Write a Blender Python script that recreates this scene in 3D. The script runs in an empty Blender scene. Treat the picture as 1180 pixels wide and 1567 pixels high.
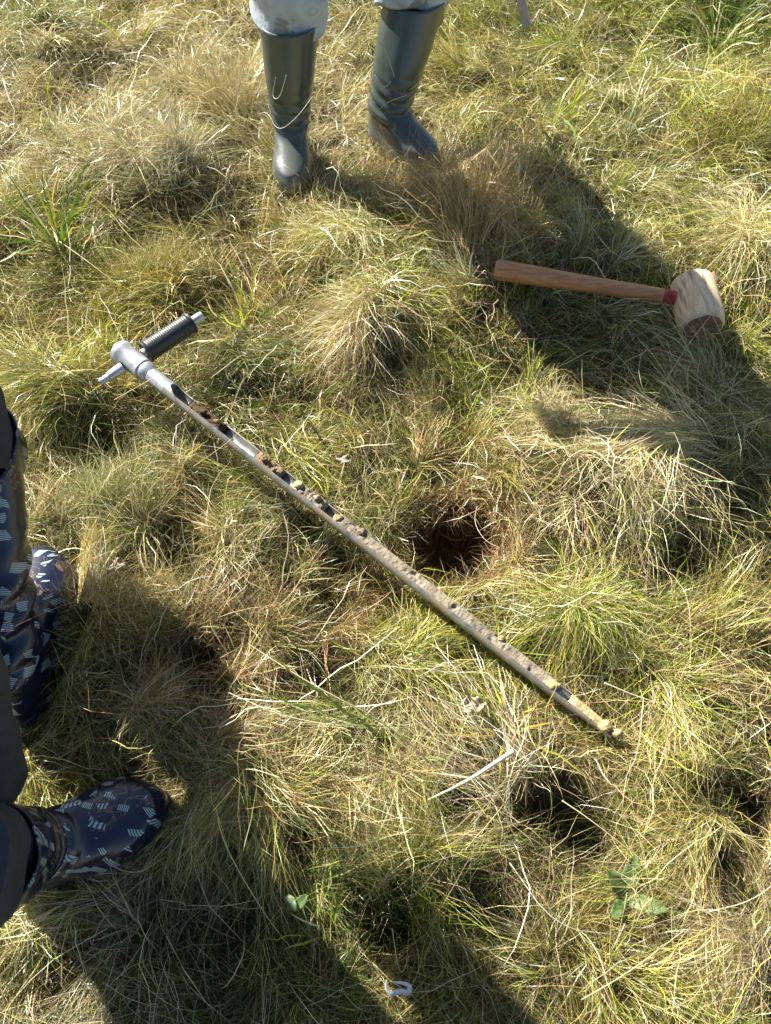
import bpy, bmesh, math, random
import numpy as np
from mathutils import Vector, Matrix

# ------------------------------------------------------------------ camera, light, exposure
SC = bpy.context.scene
PITCH = math.radians(62.0)
CAMH = 1.55
FPX = 783.5 / math.tan(math.radians(34.5))
cam_data = bpy.data.cameras.new('camera')
cam = bpy.data.objects.new('camera', cam_data)
SC.collection.objects.link(cam)
cam.location = (0, 0, CAMH)
cam.rotation_euler = (math.radians(90) - PITCH, 0, 0)
cam_data.sensor_fit = 'VERTICAL'
cam_data.sensor_height = 36
cam_data.lens = 18 / math.tan(math.radians(34.5))
cam_data.clip_start = 0.02
cam_data.clip_end = 500
cam_data.dof.use_dof = True
cam_data.dof.focus_distance = 1.6
cam_data.dof.aperture_fstop = 9.0
SC.camera = cam

SUN_ELEV = math.radians(37)
SHADOW_AZ = math.radians(-47)             # the way shadows fall on the ground, from +x
w = bpy.data.worlds.new('World'); SC.world = w; w.use_nodes = True
nt = w.node_tree
sky = nt.nodes.new('ShaderNodeTexSky'); sky.sky_type = 'NISHITA'; sky.sun_disc = False
sky.sun_elevation = SUN_ELEV
sun_dir_to = Vector((-math.cos(SHADOW_AZ) * math.cos(SUN_ELEV), -math.sin(SHADOW_AZ) * math.cos(SUN_ELEV), math.sin(SUN_ELEV)))
sky.sun_rotation = math.atan2(sun_dir_to.x, sun_dir_to.y)
nt.links.new(sky.outputs[0], nt.nodes['Background'].inputs['Color'])
nt.nodes['Background'].inputs['Strength'].default_value = 0.05
sl = bpy.data.lights.new('sun', 'SUN'); sl.energy = 5.0; sl.angle = math.radians(0.5); sl.color = (1, 0.955, 0.87)
so = bpy.data.objects.new('sun', sl); SC.collection.objects.link(so)
so.rotation_euler = (-sun_dir_to).to_track_quat('-Z', 'Y').to_euler()
so.location = (-3, 3, 4)
SC.view_settings.view_transform = 'Standard'
SC.view_settings.look = 'None'
SC.view_settings.gamma = 1
SC.view_settings.use_curve_mapping = False
SC.view_settings.exposure = 1.74
SC.cycles.max_bounces = 7
SC.cycles.transparent_max_bounces = 4

COL = SC.collection
rng = np.random.default_rng(7)
R = random.Random(5)

def P(u, v, z=0.0):
    """the place in the scene, at height z, that the photograph shows at pixel (u, v)"""
    f = np.array([0, math.cos(PITCH), -math.sin(PITCH)]); up = np.array([0, math.sin(PITCH), math.cos(PITCH)])
    d = f + np.array([1, 0, 0]) * (u - 590) / FPX - up * (v - 783.5) / FPX
    t = (z - CAMH) / d[2]
    return np.array([0, 0, CAMH]) + d * t

def PX(p):
    f = np.array([0, math.cos(PITCH), -math.sin(PITCH)]); up = np.array([0, math.sin(PITCH), math.cos(PITCH)])
    q = np.array(p) - np.array([0, 0, CAMH]); d = q @ f
    return 590 + q[0] / d * FPX, 783.5 - (q @ up) / d * FPX

# ------------------------------------------------------------------ naming
def tag(o, label=None, cat=None, group=None, kind=None):
    if label: o['label'] = label
    if cat: o['category'] = cat
    if group: o['group'] = group
    if kind: o['kind'] = kind
    return o

def empty(name, loc, label, cat, group=None):
    o = bpy.data.objects.new(name, None); COL.objects.link(o); o.location = loc
    o.empty_display_size = 0.05
    return tag(o, label, cat, group)

def link(name, me, mat=None, parent=None, smooth=True):
    if mat is not None:
        me.materials.append(mat)
    if smooth:
        me.shade_smooth()
    o = bpy.data.objects.new(name, me); COL.objects.link(o)
    if parent is not None:
        o.parent = parent
        o.matrix_parent_inverse = Matrix.Translation(-Vector(parent.location))
    return o

def mesh_from(name, verts, faces):
    me = bpy.data.meshes.new(name)
    me.from_pydata([tuple(map(float, v)) for v in verts], [], faces)
    me.update()
    return me

# ------------------------------------------------------------------ materials
def mat_new(name):
    m = bpy.data.materials.new(name); m.use_nodes = True
    return m, m.node_tree, m.node_tree.nodes['Principled BSDF']

def N(t, kind, **kw):
    n = t.nodes.new(kind)
    for k, v in kw.items():
        setattr(n, k, v)
    return n

def ramp(t, fac, stops):
    r = N(t, 'ShaderNodeValToRGB')
    e = r.color_ramp.elements
    e[0].position, e[0].color = stops[0][0], (*stops[0][1], 1)
    e[1].position, e[1].color = stops[-1][0], (*stops[-1][1], 1)
    for p, c in stops[1:-1]:
        x = e.new(p); x.color = (*c, 1)
    t.links.new(fac, r.inputs[0])
    return r.outputs[0]

def noise(t, scale, detail=4, rough=0.6, coord='Object', stretch=None, dist=0.0):
    tc = N(t, 'ShaderNodeTexCoord')
    src = tc.outputs[coord]
    if stretch:
        mp = N(t, 'ShaderNodeMapping'); mp.inputs['Scale'].default_value = stretch
        t.links.new(src, mp.inputs[0]); src = mp.outputs[0]
    n = N(t, 'ShaderNodeTexNoise')
    n.inputs['Scale'].default_value = scale; n.inputs['Detail'].default_value = detail
    n.inputs['Roughness'].default_value = rough; n.inputs['Distortion'].default_value = dist
    t.links.new(src, n.inputs['Vector'])
    return n.outputs['Fac']

def bump(t, b, fac, strength, dist=0.002):
    bn = N(t, 'ShaderNodeBump'); bn.inputs['Strength'].default_value = strength; bn.inputs['Distance'].default_value = dist
    t.links.new(fac, bn.inputs['Height']); t.links.new(bn.outputs[0], b.inputs['Normal'])

def grass_material(name, transl=0.2, rough=0.33):
    m, t, b = mat_new(name)
    a = N(t, 'ShaderNodeAttribute'); a.attribute_name = 'tint'
    t.links.new(a.outputs['Color'], b.inputs['Base Color'])
    b.inputs['Roughness'].default_value = rough
    b.inputs['Specular IOR Level'].default_value = 0.5
    tr = N(t, 'ShaderNodeBsdfTranslucent')
    t.links.new(a.outputs['Color'], tr.inputs['Color'])
    mx = N(t, 'ShaderNodeMixShader'); mx.inputs[0].default_value = transl
    t.links.new(b.outputs[0], mx.inputs[1]); t.links.new(tr.outputs[0], mx.inputs[2])
    t.links.new(mx.outputs[0], t.nodes['Material Output'].inputs['Surface'])
    return m

M_GRASS = grass_material('grass_blades')
M_LEAF = grass_material('leaf', 0.3, 0.4)

def soil_material(name, dark, light, scale, bstr=1.0):
    m, t, b = mat_new(name)
    f = noise(t, scale, 6, 0.7)
    t.links.new(ramp(t, f, [(0.3, dark), (0.7, light)]), b.inputs['Base Color'])
    b.inputs['Roughness'].default_value = 0.95
    b.inputs['Specular IOR Level'].default_value = 0.2
    bump(t, b, noise(t, scale * 2.5, 5, 0.7), bstr, 0.004)
    return m

def ground_material():
    m, t, b = mat_new('ground_litter')
    f = noise(t, 26, 8, 0.75)
    c1 = ramp(t, f, [(0.3, (0.018, 0.012, 0.006)), (0.5, (0.05, 0.04, 0.016)), (0.72, (0.10, 0.085, 0.035))])
    f2 = noise(t, 9, 4, 0.6, stretch=(1, 1, 1))
    mx = N(t, 'ShaderNodeMixRGB'); mx.blend_type = 'MIX'
    mx.inputs[2].default_value = (0.035, 0.05, 0.012, 1)
    t.links.new(ramp(t, f2, [(0.45, (0, 0, 0)), (0.65, (1, 1, 1))]), mx.inputs[0])
    t.links.new(c1, mx.inputs[1]); t.links.new(mx.outputs[0], b.inputs['Base Color'])
    tc = N(t, 'ShaderNodeTexCoord'); hp = P(692, 826, 0.0)
    mp = N(t, 'ShaderNodeVectorMath', operation='DISTANCE'); cz = N(t, 'ShaderNodeVectorMath', operation='MULTIPLY')
    cz.inputs[1].default_value = (1, 1, 0); t.links.new(tc.outputs['Object'], cz.inputs[0])
    t.links.new(cz.outputs[0], mp.inputs[0]); mp.inputs[1].default_value = (hp[0], hp[1], 0)
    hm = ramp(t, mp.outputs['Value'], [(0.11, (1, 1, 1)), (0.15, (0, 0, 0))])
    m2 = N(t, 'ShaderNodeMixRGB'); t.links.new(hm, m2.inputs[0]); t.links.new(mx.outputs[0], m2.inputs[1])
    t.links.new(ramp(t, noise(t, 60, 6, 0.7), [(0.3, (0.03, 0.015, 0.009)), (0.7, (0.11, 0.05, 0.028))]), m2.inputs[2])
    t.links.new(m2.outputs[0], b.inputs['Base Color'])
    b.inputs['Roughness'].default_value = 1.0
    b.inputs['Specular IOR Level'].default_value = 0.1
    bump(t, b, noise(t, 90, 6, 0.8), 1.0, 0.01)
    return m

def metal_material(name, col, rough, dirt=0.0, scratch=(1, 1, 1)):
    m, t, b = mat_new(name)
    f = noise(t, 40, 6, 0.7, stretch=scratch)
    c = ramp(t, f, [(0.3, tuple(x * 0.62 for x in col)), (0.6, col)])
    b.inputs['Metallic'].default_value = 0.55
    t.links.new(c, b.inputs['Base Color'])
    r = N(t, 'ShaderNodeMapRange'); r.inputs['To Min'].default_value = rough - 0.1; r.inputs['To Max'].default_value = rough + 0.2
    t.links.new(f, r.inputs[0]); t.links.new(r.outputs[0], b.inputs['Roughness'])
    if dirt:
        d = noise(t, 14, 5, 0.65)
        mask = ramp(t, d, [(0.62 - dirt, (0, 0, 0)), (0.72 - dirt * 0.8, (1, 1, 1))])
        mx = N(t, 'ShaderNodeMixRGB'); mx.inputs[2].default_value = (0.24, 0.19, 0.11, 1)
        t.links.new(mask, mx.inputs[0]); t.links.new(c, mx.inputs[1]); t.links.new(mx.outputs[0], b.inputs['Base Color'])
        inv = N(t, 'ShaderNodeMath', operation='MULTIPLY_ADD'); inv.inputs[1].default_value = -0.8; inv.inputs[2].default_value = 0.85
        t.links.new(mask, inv.inputs[0]); t.links.new(inv.outputs[0], b.inputs['Metallic'])
    bump(t, b, noise(t, 120, 3, 0.6), 0.25, 0.001)
    return m

def wood_material(name, dark, light, stretch, scale=30, rough=0.55, crack=0.0):
    m, t, b = mat_new(name)
    f = noise(t, scale, 6, 0.65, stretch=stretch, dist=0.4)
    c = ramp(t, f, [(0.3, dark), (0.5, tuple((a + c_) / 2 for a, c_ in zip(dark, light))), (0.68, light)])
    if crack:
        k = noise(t, scale * 0.9, 3, 0.5, stretch=tuple(s * 0.6 for s in stretch))
        mk = ramp(t, k, [(0.36, (0.12, 0.09, 0.06)), (0.40, (1, 1, 1))])
        mx = N(t, 'ShaderNodeMixRGB'); mx.blend_type = 'MULTIPLY'; mx.inputs[0].default_value = crack
        t.links.new(c, mx.inputs[1]); t.links.new(mk, mx.inputs[2]); c = mx.outputs[0]
    t.links.new(c, b.inputs['Base Color'])
    b.inputs['Roughness'].default_value = rough
    bump(t, b, f, 0.5, 0.002)
    return m

def plain_material(name, col, rough=0.6, var=0.25, scale=60, bstr=0.3, metallic=0, coat=0):
    m, t, b = mat_new(name)
    f = noise(t, scale, 5, 0.65)
    t.links.new(ramp(t, f, [(0.3, tuple(x * (1 - var) for x in col)), (0.7, tuple(min(1, x * (1 + var)) for x in col))]), b.inputs['Base Color'])
    b.inputs['Roughness'].default_value = rough; b.inputs['Metallic'].default_value = metallic
    b.inputs['Coat Weight'].default_value = coat; b.inputs['Coat Roughness'].default_value = 0.25
    bump(t, b, f, bstr, 0.002)
    return m

# ------------------------------------------------------------------ terrain
_r = np.random.default_rng(3)
_wv = [(_r.uniform(3, 22), _r.uniform(0, 2 * math.pi), _r.uniform(0, 2 * math.pi)) for _ in range(16)]
MOUNDS = []      # x, y, height, sx, sy, rot
def mound(u, v, h, sx, sy=None, rot=0):
    p = P(u, v, 0.02); MOUNDS.append((p[0], p[1], h * 1.25, sx, sy or sx, math.radians(rot)))
mound(535, 400, 0.07, 0.12, 0.1); mound(570, 500, 0.10, 0.09, 0.14, -15)
mound(700, 330, 0.05, 0.16, 0.1)
mound(930, 735, 0.12, 0.24, 0.11, 5)
mound(1090, 690, 0.07, 0.12)
mound(165, 985, 0.12, 0.12, 0.10)
mound(120, 610, 0.09, 0.14, 0.09)
mound(240, 440, 0.05, 0.12)
mound(600, 1240, 0.08, 0.13, 0.11)
mound(860, 930, 0.05, 0.12)
mound(160, 790, 0.05, 0.12)
mound(250, 250, 0.06, 0.2)
mound(1120, 390, 0.07, 0.16)
mound(1080, 180, 0.07, 0.2)
mound(80, 100, 0.08, 0.2)
mound(380, 1170, 0.06, 0.12)
mound(1000, 1150, 0.05, 0.14)
mound(1100, 1440, 0.06, 0.10)
mound(720, 1130, 0.04, 0.10)
# hollows
mound(692, 826, -0.15, 0.115, 0.100)
mound(1030, 865, -0.06, 0.08, 0.05)
mound(300, 1010, -0.07, 0.07, 0.05)
mound(500, 925, -0.06, 0.06, 0.04)
mound(160, 690, -0.06, 0.09, 0.05)
mound(890, 1290, -0.06, 0.08, 0.06)
mound(1150, 1260, -0.06, 0.06)
mound(1100, 40, -0.06, 0.2, 0.08)
mound(820, 560, -0.05, 0.2, 0.14)
mound(350, 1400, -0.05, 0.14, 0.10)
mound(640, 1440, -0.04, 0.10, 0.06)
mound(1165, 1130, -0.05, 0.04)
mound(450, 620, -0.04, 0.08, 0.06)

_rm = np.random.default_rng(21)
for _ in range(220):
    _v = _rm.uniform(20, 1560); _u = _rm.uniform(-40, 1220)
    if (_u - 690) ** 2 + (_v - 820) ** 2 < 130 ** 2: continue
    if _rm.random() < 0.55: mound(_u, _v, _rm.uniform(0.015, 0.05), _rm.uniform(0.025, 0.06))
    else: mound(_u, _v, -_rm.uniform(0.03, 0.075), _rm.uniform(0.02, 0.05))
AUG_A = P(182, 536, 0.165); AUG_B = P(938, 1123, 0.06)      # axis ends of the auger
def H(x, y):
    x = np.asarray(x, float); y = np.asarray(y, float)
    z = np.zeros_like(x)
    for k, a, ph in _wv:
        z = z + 0.045 / k * np.sin(k * (x * math.cos(a) + y * math.sin(a)) + ph) * 1.3
    for mx, my, h, sx, sy, r in MOUNDS:
        dx, dy = x - mx, y - my
        a = dx * math.cos(r) + dy * math.sin(r); b = -dx * math.sin(r) + dy * math.cos(r)
        q = (a / sx) ** 2 + (b / sy) ** 2
        if h < -0.15:
            z = z + h * np.exp(-q ** 3)
        else:
            z = z + h * np.exp(-q)
    # keep the ground under the auger just below it
    d, t = segdist(x, y, AUG_A, AUG_B)
    lim = AUG_A[2] + (AUG_B[2] - AUG_A[2]) * t - 0.05
    wgt = np.clip((0.14 - d) / 0.08, 0, 1)
    z = np.where(z > lim, z + (lim - z) * wgt, z)
    return z

def segdist(x, y, A, B):
    ax, ay = A[0], A[1]; bx, by = B[0] - ax, B[1] - ay
    t = np.clip(((x - ax) * bx + (y - ay) * by) / (bx * bx + by * by), 0, 1)
    return np.hypot(x - ax - t * bx, y - ay - t * by), t

def axis(lo, hi, step, far):
    a = list(np.arange(lo, hi + 1e-6, step)); s = step
    out = [a[-1]]; lo_ = [a[0]]
    while out[-1] < far:
        s *= 1.25; out.append(out[-1] + s)
    s = step
    while lo_[-1] > -far:
        s *= 1.25; lo_.append(lo_[-1] - s)
    return np.array(lo_[:0:-1] + a + out[1:])
gx = axis(-1.5, 1.6, 0.014, 120); gy = axis(-0.35, 3.3, 0.014, 120)
X, Y = np.meshgrid(gx, gy)
Z = H(X, Y)
nx, ny = len(gx), len(gy)
gm = bpy.data.meshes.new('ground')
gm.vertices.add(nx * ny)
gm.vertices.foreach_set('co', np.stack([X, Y, Z], -1).astype(np.float32).ravel())
idx = np.arange(nx * ny).reshape(ny, nx)
q = np.stack([idx[:-1, :-1], idx[:-1, 1:], idx[1:, 1:], idx[1:, :-1]], -1).reshape(-1, 4)
gm.loops.add(q.size); gm.polygons.add(len(q))
gm.loops.foreach_set('vertex_index', q.ravel().astype(np.int32))
gm.polygons.foreach_set('loop_start', (np.arange(len(q)) * 4).astype(np.int32))
gm.update(calc_edges=True)
tag(link('ground', gm, ground_material()), kind='structure')

# ------------------------------------------------------------------ grass engine
PAL = {
    'straw': (0.58, 0.465, 0.205), 'pale': (0.76, 0.67, 0.43), 'tan': (0.36, 0.25, 0.11), 'pink': (0.40, 0.27, 0.17),
    'grey': (0.44, 0.385, 0.27), 'green': (0.10, 0.175, 0.018), 'lime': (0.31, 0.36, 0.025), 'olive': (0.21, 0.20, 0.035),
    'sage': (0.20, 0.26, 0.085), 'rust': (0.24, 0.105, 0.045), 'gold': (0.45, 0.36, 0.07), 'dark': (0.07, 0.05, 0.025),
}
PN = list(PAL); PC = np.array([PAL[k] for k in PN])
def wts(s):
    a = np.zeros(len(PN)); a[PN.index('lime')] += 0.25; a[PN.index('green')] += 0.2; a[PN.index('pale')] += 0.55; a[PN.index('tan')] += 0.2
    for k in s.split():
        n, v = k.split(':'); a[PN.index(n)] += float(v)
    return a / a.sum()
ANCH = [
    (500, 885, 'rust:4 tan:5 pink:3 straw:1'), (500, 940, 'rust:3 tan:5 dark:3'), (300, 1005, 'tan:5 pink:4 dark:2'), (620, 850, 'straw:3 tan:4 rust:2'), (770, 800, 'rust:3 tan:4 pink:2'), (460, 700, 'lime:4 gold:2 green:2'), (120, 560, 'gold:3 lime:4 straw:3'), (610, 400, 'lime:6 green:2 pale:2'),
    (60, 60, 'olive:4 straw:2 sage:2 grey:2'), (250, 60, 'straw:4 olive:3 gold:2 pale:2'), (330, 150, 'straw:5 pale:3 grey:3 olive:1'),
    (80, 220, 'straw:5 grey:3 pale:2 lime:1'), (250, 250, 'grey:4 sage:3 straw:4 pale:2'), (90, 370, 'lime:3 green:1 straw:4 sage:3'),
    (300, 330, 'straw:5 tan:2 olive:2 pale:2'), (60, 520, 'lime:2 straw:4 olive:3 tan:2'), (230, 440, 'olive:5 green:1 gold:2 straw:2'),
    (400, 430, 'straw:4 olive:3 gold:2 tan:2'), (550, 430, 'pale:3 straw:5 lime:3 sage:1'), (540, 580, 'straw:5 pink:3 tan:2 pale:2'),
    (420, 560, 'sage:3 olive:3 tan:2 green:1'), (700, 500, 'olive:3 straw:3 lime:2 tan:2'), (700, 600, 'lime:4 straw:3 green:2'),
    (530, 180, 'pale:2 straw:5 grey:2 tan:2'), (700, 130, 'lime:3 straw:4 olive:3'), (720, 320, 'tan:4 pink:3 straw:2 olive:1'),
    (850, 100, 'lime:5 straw:3 olive:3 green:1'), (1050, 80, 'lime:4 olive:3 green:2 straw:2'), (1000, 200, 'lime:3 straw:4 sage:3 green:1'),
    (1130, 180, 'gold:2 olive:4 lime:2 straw:1'), (900, 300, 'lime:4 straw:3 olive:2 sage:2'), (1130, 380, 'straw:4 pale:3 sage:2 lime:2'),
    (1150, 480, 'lime:5 straw:3 green:1'), (900, 560, 'green:3 sage:3 grey:3 tan:2'), (1080, 600, 'grey:4 sage:3 green:2'),
    (930, 700, 'pale:5 straw:5 pink:1 lime:1'), (830, 660, 'pale:3 straw:5 lime:1'), (800, 760, 'straw:4 pink:3 tan:3'),
    (1150, 760, 'straw:3 sage:3 green:1 tan:2'), (140, 620, 'lime:3 gold:2 straw:4 sage:2'), (60, 740, 'sage:3 straw:3 tan:2'),
    (170, 760, 'sage:4 straw:4 green:1 grey:2'), (330, 700, 'straw:3 pale:1 sage:3 olive:2'), (480, 690, 'olive:3 lime:3 tan:2 green:1'),
    (250, 860, 'straw:5 pale:2 lime:2'), (420, 840, 'straw:5 pale:2 sage:2 tan:1'), (560, 760, 'green:2 sage:3 straw:3'),
    (650, 730, 'olive:3 lime:3 tan:3 rust:1'), (690, 820, 'rust:5 tan:3 dark:5'), (770, 850, 'rust:2 tan:3 straw:4 lime:1'),
    (860, 930, 'lime:5 green:3 straw:3'), (700, 980, 'lime:5 gold:3 green:2 olive:2'), (560, 960, 'olive:3 straw:4 lime:2 sage:2'),
    (160, 960, 'tan:4 straw:4 olive:3 gold:1'), (320, 940, 'straw:4 pink:3 olive:2 tan:3'), (300, 1110, 'pink:5 straw:3 tan:3 grey:1'),
    (430, 1050, 'pink:3 straw:4 sage:2 lime:1'), (520, 1100, 'straw:5 sage:3 pale:2 lime:2'), (650, 1120, 'grey:3 straw:4 pale:2 pink:2'),
    (560, 1250, 'straw:4 gold:2 olive:3 tan:2'), (650, 1260, 'lime:2 green:2 olive:3 straw:3'), (780, 1200, 'pink:3 straw:3 tan:3 grey:2'),
    (950, 1100, 'straw:4 lime:4 pink:1 tan:2'), (1020, 900, 'olive:4 lime:2 tan:4 green:1'), (1130, 1000, 'straw:4 lime:3 tan:3'),
    (1150, 1150, 'pink:3 grey:3 straw:3 tan:2'), (1050, 1200, 'olive:3 straw:4 lime:2'), (920, 1250, 'tan:4 olive:3 rust:1 straw:2 dark:1'),
    (820, 1350, 'tan:3 pink:3 grey:2 olive:2'), (980, 1400, 'lime:3 olive:4 green:2 straw:2'), (1120, 1400, 'grey:4 pink:3 straw:3 olive:1'),
    (1000, 1500, 'olive:3 straw:3 tan:2 lime:2'), (720, 1500, 'olive:5 green:2 straw:2'), (780, 1450, 'olive:3 tan:3 straw:3'),
    (500, 1400, 'green:3 olive:3 sage:2'), (300, 1330, 'olive:4 sage:3 grey:2 green:2'), (150, 1480, 'grey:5 straw:3 sage:3'),
    (370, 1500, 'olive:4 tan:3 sage:2'), (60, 1200, 'lime:5 straw:3 olive:2'), (200, 1170, 'olive:3 tan:3 green:2'),
]
AP = np.array([P(u, v)[:2] for u, v, _ in ANCH]); AW = np.array([wts(s) for _, _, s in ANCH])

def palette(x, y, r, noise_=0.05):
    """pick a blade colour for each (x, y) from the plant cover mapped there"""
    n = len(x)
    xx = x + r.normal(0, noise_, n); yy = y + r.normal(0, noise_, n)
    out = np.zeros(n, int)
    for s in range(0, n, 20000):
        d = (xx[s:s + 20000, None] - AP[:, 0]) ** 2 + (yy[s:s + 20000, None] - AP[:, 1]) ** 2 + 0.0008
        k = 1 / d ** 2.2; wv = (k @ AW) / k.sum(1, keepdims=True)
        c = wv.cumsum(1); out[s:s + 20000] = (r.random(len(c))[:, None] * c[:, -1:] > c).sum(1)
    return np.clip(out, 0, len(PN) - 1)

OBST = []      # (A, B, radius, top z at A, top z at B, slope) - what presses the grass down
def press(A, B, r, za, zb, slope=1.3): OBST.append((A, B, r, za, zb, slope))

ALLROOTS = []
def blades(r, x, y, az, elev, L, W, droop, ci, segs=5, curl=0.5, lay=(0.002, 0.03), face=None, cross=0.02, vary=0.40, tipdry=0.35, rootz=None, cull=True, tone=1.0):
    """ribbons that leave (x, y) towards az, climb at elev and bend over; returns verts, colours"""
    n = len(x); S = segs
    W = W * (1 + (0.72 - 1) * np.clip(1 - y / 1.4, 0, 1))
    az = az.copy(); el = elev.copy()
    p = np.stack([x, y, (H(x, y) - 0.004) if rootz is None else rootz], -1)
    pts = [p.copy()]
    layh = r.uniform(lay[0], lay[1], n)
    kink = r.normal(0, curl, n)
    for s in range(S):
        tt = (s + 0.5) / S
        e = el - droop * tt ** 1.25 + r.normal(0, 0.14, n)
        a = az + kink * tt + r.normal(0, 0.16, n)
        st = L / S
        p = p + np.stack([np.cos(e) * np.cos(a) * st, np.cos(e) * np.sin(a) * st, np.sin(e) * st], -1)
        g = H(p[:, 0], p[:, 1]) + layh * (0.5 + 0.5 * tt)
        p[:, 2] = np.maximum(p[:, 2], g)
        pts.append(p.copy())
    pts = np.stack(pts, 1)                                   # n, S+1, 3
    over = r.random(n) < cross * 1.6
    if cull:
        q = ((pts[:, 1:, 0] - HOLE[0]) / 0.118) ** 2 + ((pts[:, 1:, 1] - HOLE[1] + 0.016) / 0.112) ** 2
        keep = (q.min(1) > r.uniform(0.7, 1.15, n)) | (r.random(n) < 0.012)
        hk = np.ones(n, bool)
        for hp, hr in HOLLOWS:
            q = ((pts[:, 1:, 0] - hp[0]) ** 2 + (pts[:, 1:, 1] - hp[1]) ** 2) / (hr * 0.7) ** 2
            hk &= (q.min(1) > r.random(n) * 1.9) | (r.random(n) < 0.16)
        keep &= hk
        pts, over, W, ci = pts[keep], over[keep], W[keep], ci[keep]; n = len(pts)
    for A, B, rad, za, zb, slope in OBST:
        d, t = segdist(pts[..., 0], pts[..., 1], A, B)
        cap = za + (zb - za) * t + np.clip(d - rad, 0, None) * slope
        near = d < rad + 0.14
        hit = near & (pts[..., 2] > cap) & ~over[:, None]
        pts[..., 2] = np.where(hit, cap - 0.004 * r.random(hit.shape), pts[..., 2])
    tan = np.gradient(pts, axis=1); tan /= np.linalg.norm(tan, axis=2, keepdims=True) + 1e-9
    ref = r.normal(0, 1, (n, 1, 3)) if face is None else np.broadcast_to(face, (n, 1, 3))
    side = np.cross(tan, ref); side /= np.linalg.norm(side, axis=2, keepdims=True) + 1e-9
    tt = np.linspace(0, 1, S + 1)[None, :]
    prof = (0.75 + 0.5 * tt - 1.2 * tt ** 3)
    prof = np.clip(prof, 0.06, None)
    wd = (W[:, None] * prof * 0.5)[..., None]
    v = np.stack([pts - side * wd, pts + side * wd], 2)       # n,S+1,2,3
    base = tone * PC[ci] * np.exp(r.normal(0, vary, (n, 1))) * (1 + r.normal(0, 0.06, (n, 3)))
    dry = PC[PN.index('straw')] * np.exp(r.normal(0, 0.2, (n, 1)))
    k = (np.clip(r.random(n) * 1.6 - 0.6, 0, 1) * tipdry * 2)[:, None, None] * (tt ** 1.5)[..., None]
    c = base[:, None, :] * (1 - np.clip(k, 0, 1)) + dry[:, None, :] * np.clip(k, 0, 1)
    c = np.repeat(np.clip(c, 0.004, 0.9)[:, :, None, :], 2, 2)
    return v.reshape(n, -1, 3), c.reshape(n, -1, 3), S

def build_grass(name, chunks, mat=None, origin=(0, 0, 0), linkit=True):
    vs, cs, fs, off = [], [], [], 0
    for v, c, S in chunks:
        n = len(v); k = (S + 1) * 2
        i = np.arange(S) * 2
        f = np.stack([i, i + 1, i + 3, i + 2], -1)
        f = (f[None] + (np.arange(n) * k)[:, None, None] + off).reshape(-1, 4)
        fs.append(f); vs.append(v.reshape(-1, 3)); cs.append(c.reshape(-1, 3)); off += n * k
    v = np.concatenate(vs) - np.array(origin); c = np.concatenate(cs); f = np.concatenate(fs)
    me = bpy.data.meshes.new(name)
    me.vertices.add(len(v)); me.vertices.foreach_set('co', v.astype(np.float32).ravel())
    me.loops.add(f.size); me.polygons.add(len(f))
    me.loops.foreach_set('vertex_index', f.ravel().astype(np.int32))
    me.polygons.foreach_set('loop_start', (np.arange(len(f)) * 4).astype(np.int32))
    me.update(calc_edges=False)
    at = me.attributes.new('tint', 'FLOAT_COLOR', 'POINT')
    at.data.foreach_set('color', np.concatenate([c, np.ones((len(c), 1))], 1).astype(np.float32).ravel())
    me.materials.append(mat or M_GRASS)
    me.shade_smooth()
    o = bpy.data.objects.new(name, me)
    if linkit: COL.objects.link(o)
    o.location = origin
    return o

def inview(x, y, m):
    depth = y * math.cos(PITCH) + CAMH * math.sin(PITCH)
    return (np.abs(x) < 0.5175 * depth + m) & (y > -0.2 - m * 0.8) & (y < 2.95 + m)

_gf = [(_rm.uniform(45, 140), _rm.uniform(0, 6.28), _rm.uniform(0, 6.28)) for _ in range(14)]
def gaps(x, y):
    z = np.zeros_like(x)
    for k, a, ph in _gf: z = z + np.sin(k * (x * math.cos(a) + y * math.sin(a)) + ph)
    return np.clip(0.55 + 0.33 * z, 0.06, 1.0)

def scatter(r, n, m=0.25, clump=True):
    x = np.empty(0); y = np.empty(0)
    while len(x) < n:
        a = r.uniform(-2, 2, n * 2); b = r.uniform(-0.6, 3.4, n * 2)
        # a little thinner far away, where blades cover more of the picture
        k = inview(a, b, m) & (r.random(n * 2) < np.clip(1.12 - 0.13 * b, 0.3, 1)) & (holed(a, b) > r.random(n * 2))
        if clump: k &= gaps(a, b) > r.random(n * 2)
        x = np.concatenate([x, a[k]]); y = np.concatenate([y, b[k]])
    return x[:n], y[:n]

HOLE = P(697, 822, 0.0)
HOLLOWS = [(P(u, v), rr) for u, v, rr in ((1030, 865, .07), (300, 1005, .06), (500, 925, .045), (165, 690, .07), (890, 1285, .06), (1150, 1260, .05), (1168, 1125, .035), (870, 285, .03), (90, 90, .06), (320, 200, .03), (450, 620, .05), (600, 1410, .05))]
for _ in range(130):
    _u, _v = _rm.uniform(0, 1180), _rm.uniform(20, 1560)
    HOLLOWS.append((P(_u, _v), _rm.uniform(0.018, 0.055)))
def holed(x, y):
    k = np.ones_like(x)
    q = ((x - HOLE[0]) / 0.112) ** 2 + ((y - HOLE[1]) / 0.1) ** 2
    k = k * np.clip((q - 0.75) * 3, 0, 1)
    for p, rr in HOLLOWS:
        q = ((x - p[0]) ** 2 + (y - p[1]) ** 2) / rr ** 2
        k = k * np.clip(0.25 + 0.75 * q, 0, 1)
    return k

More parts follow.
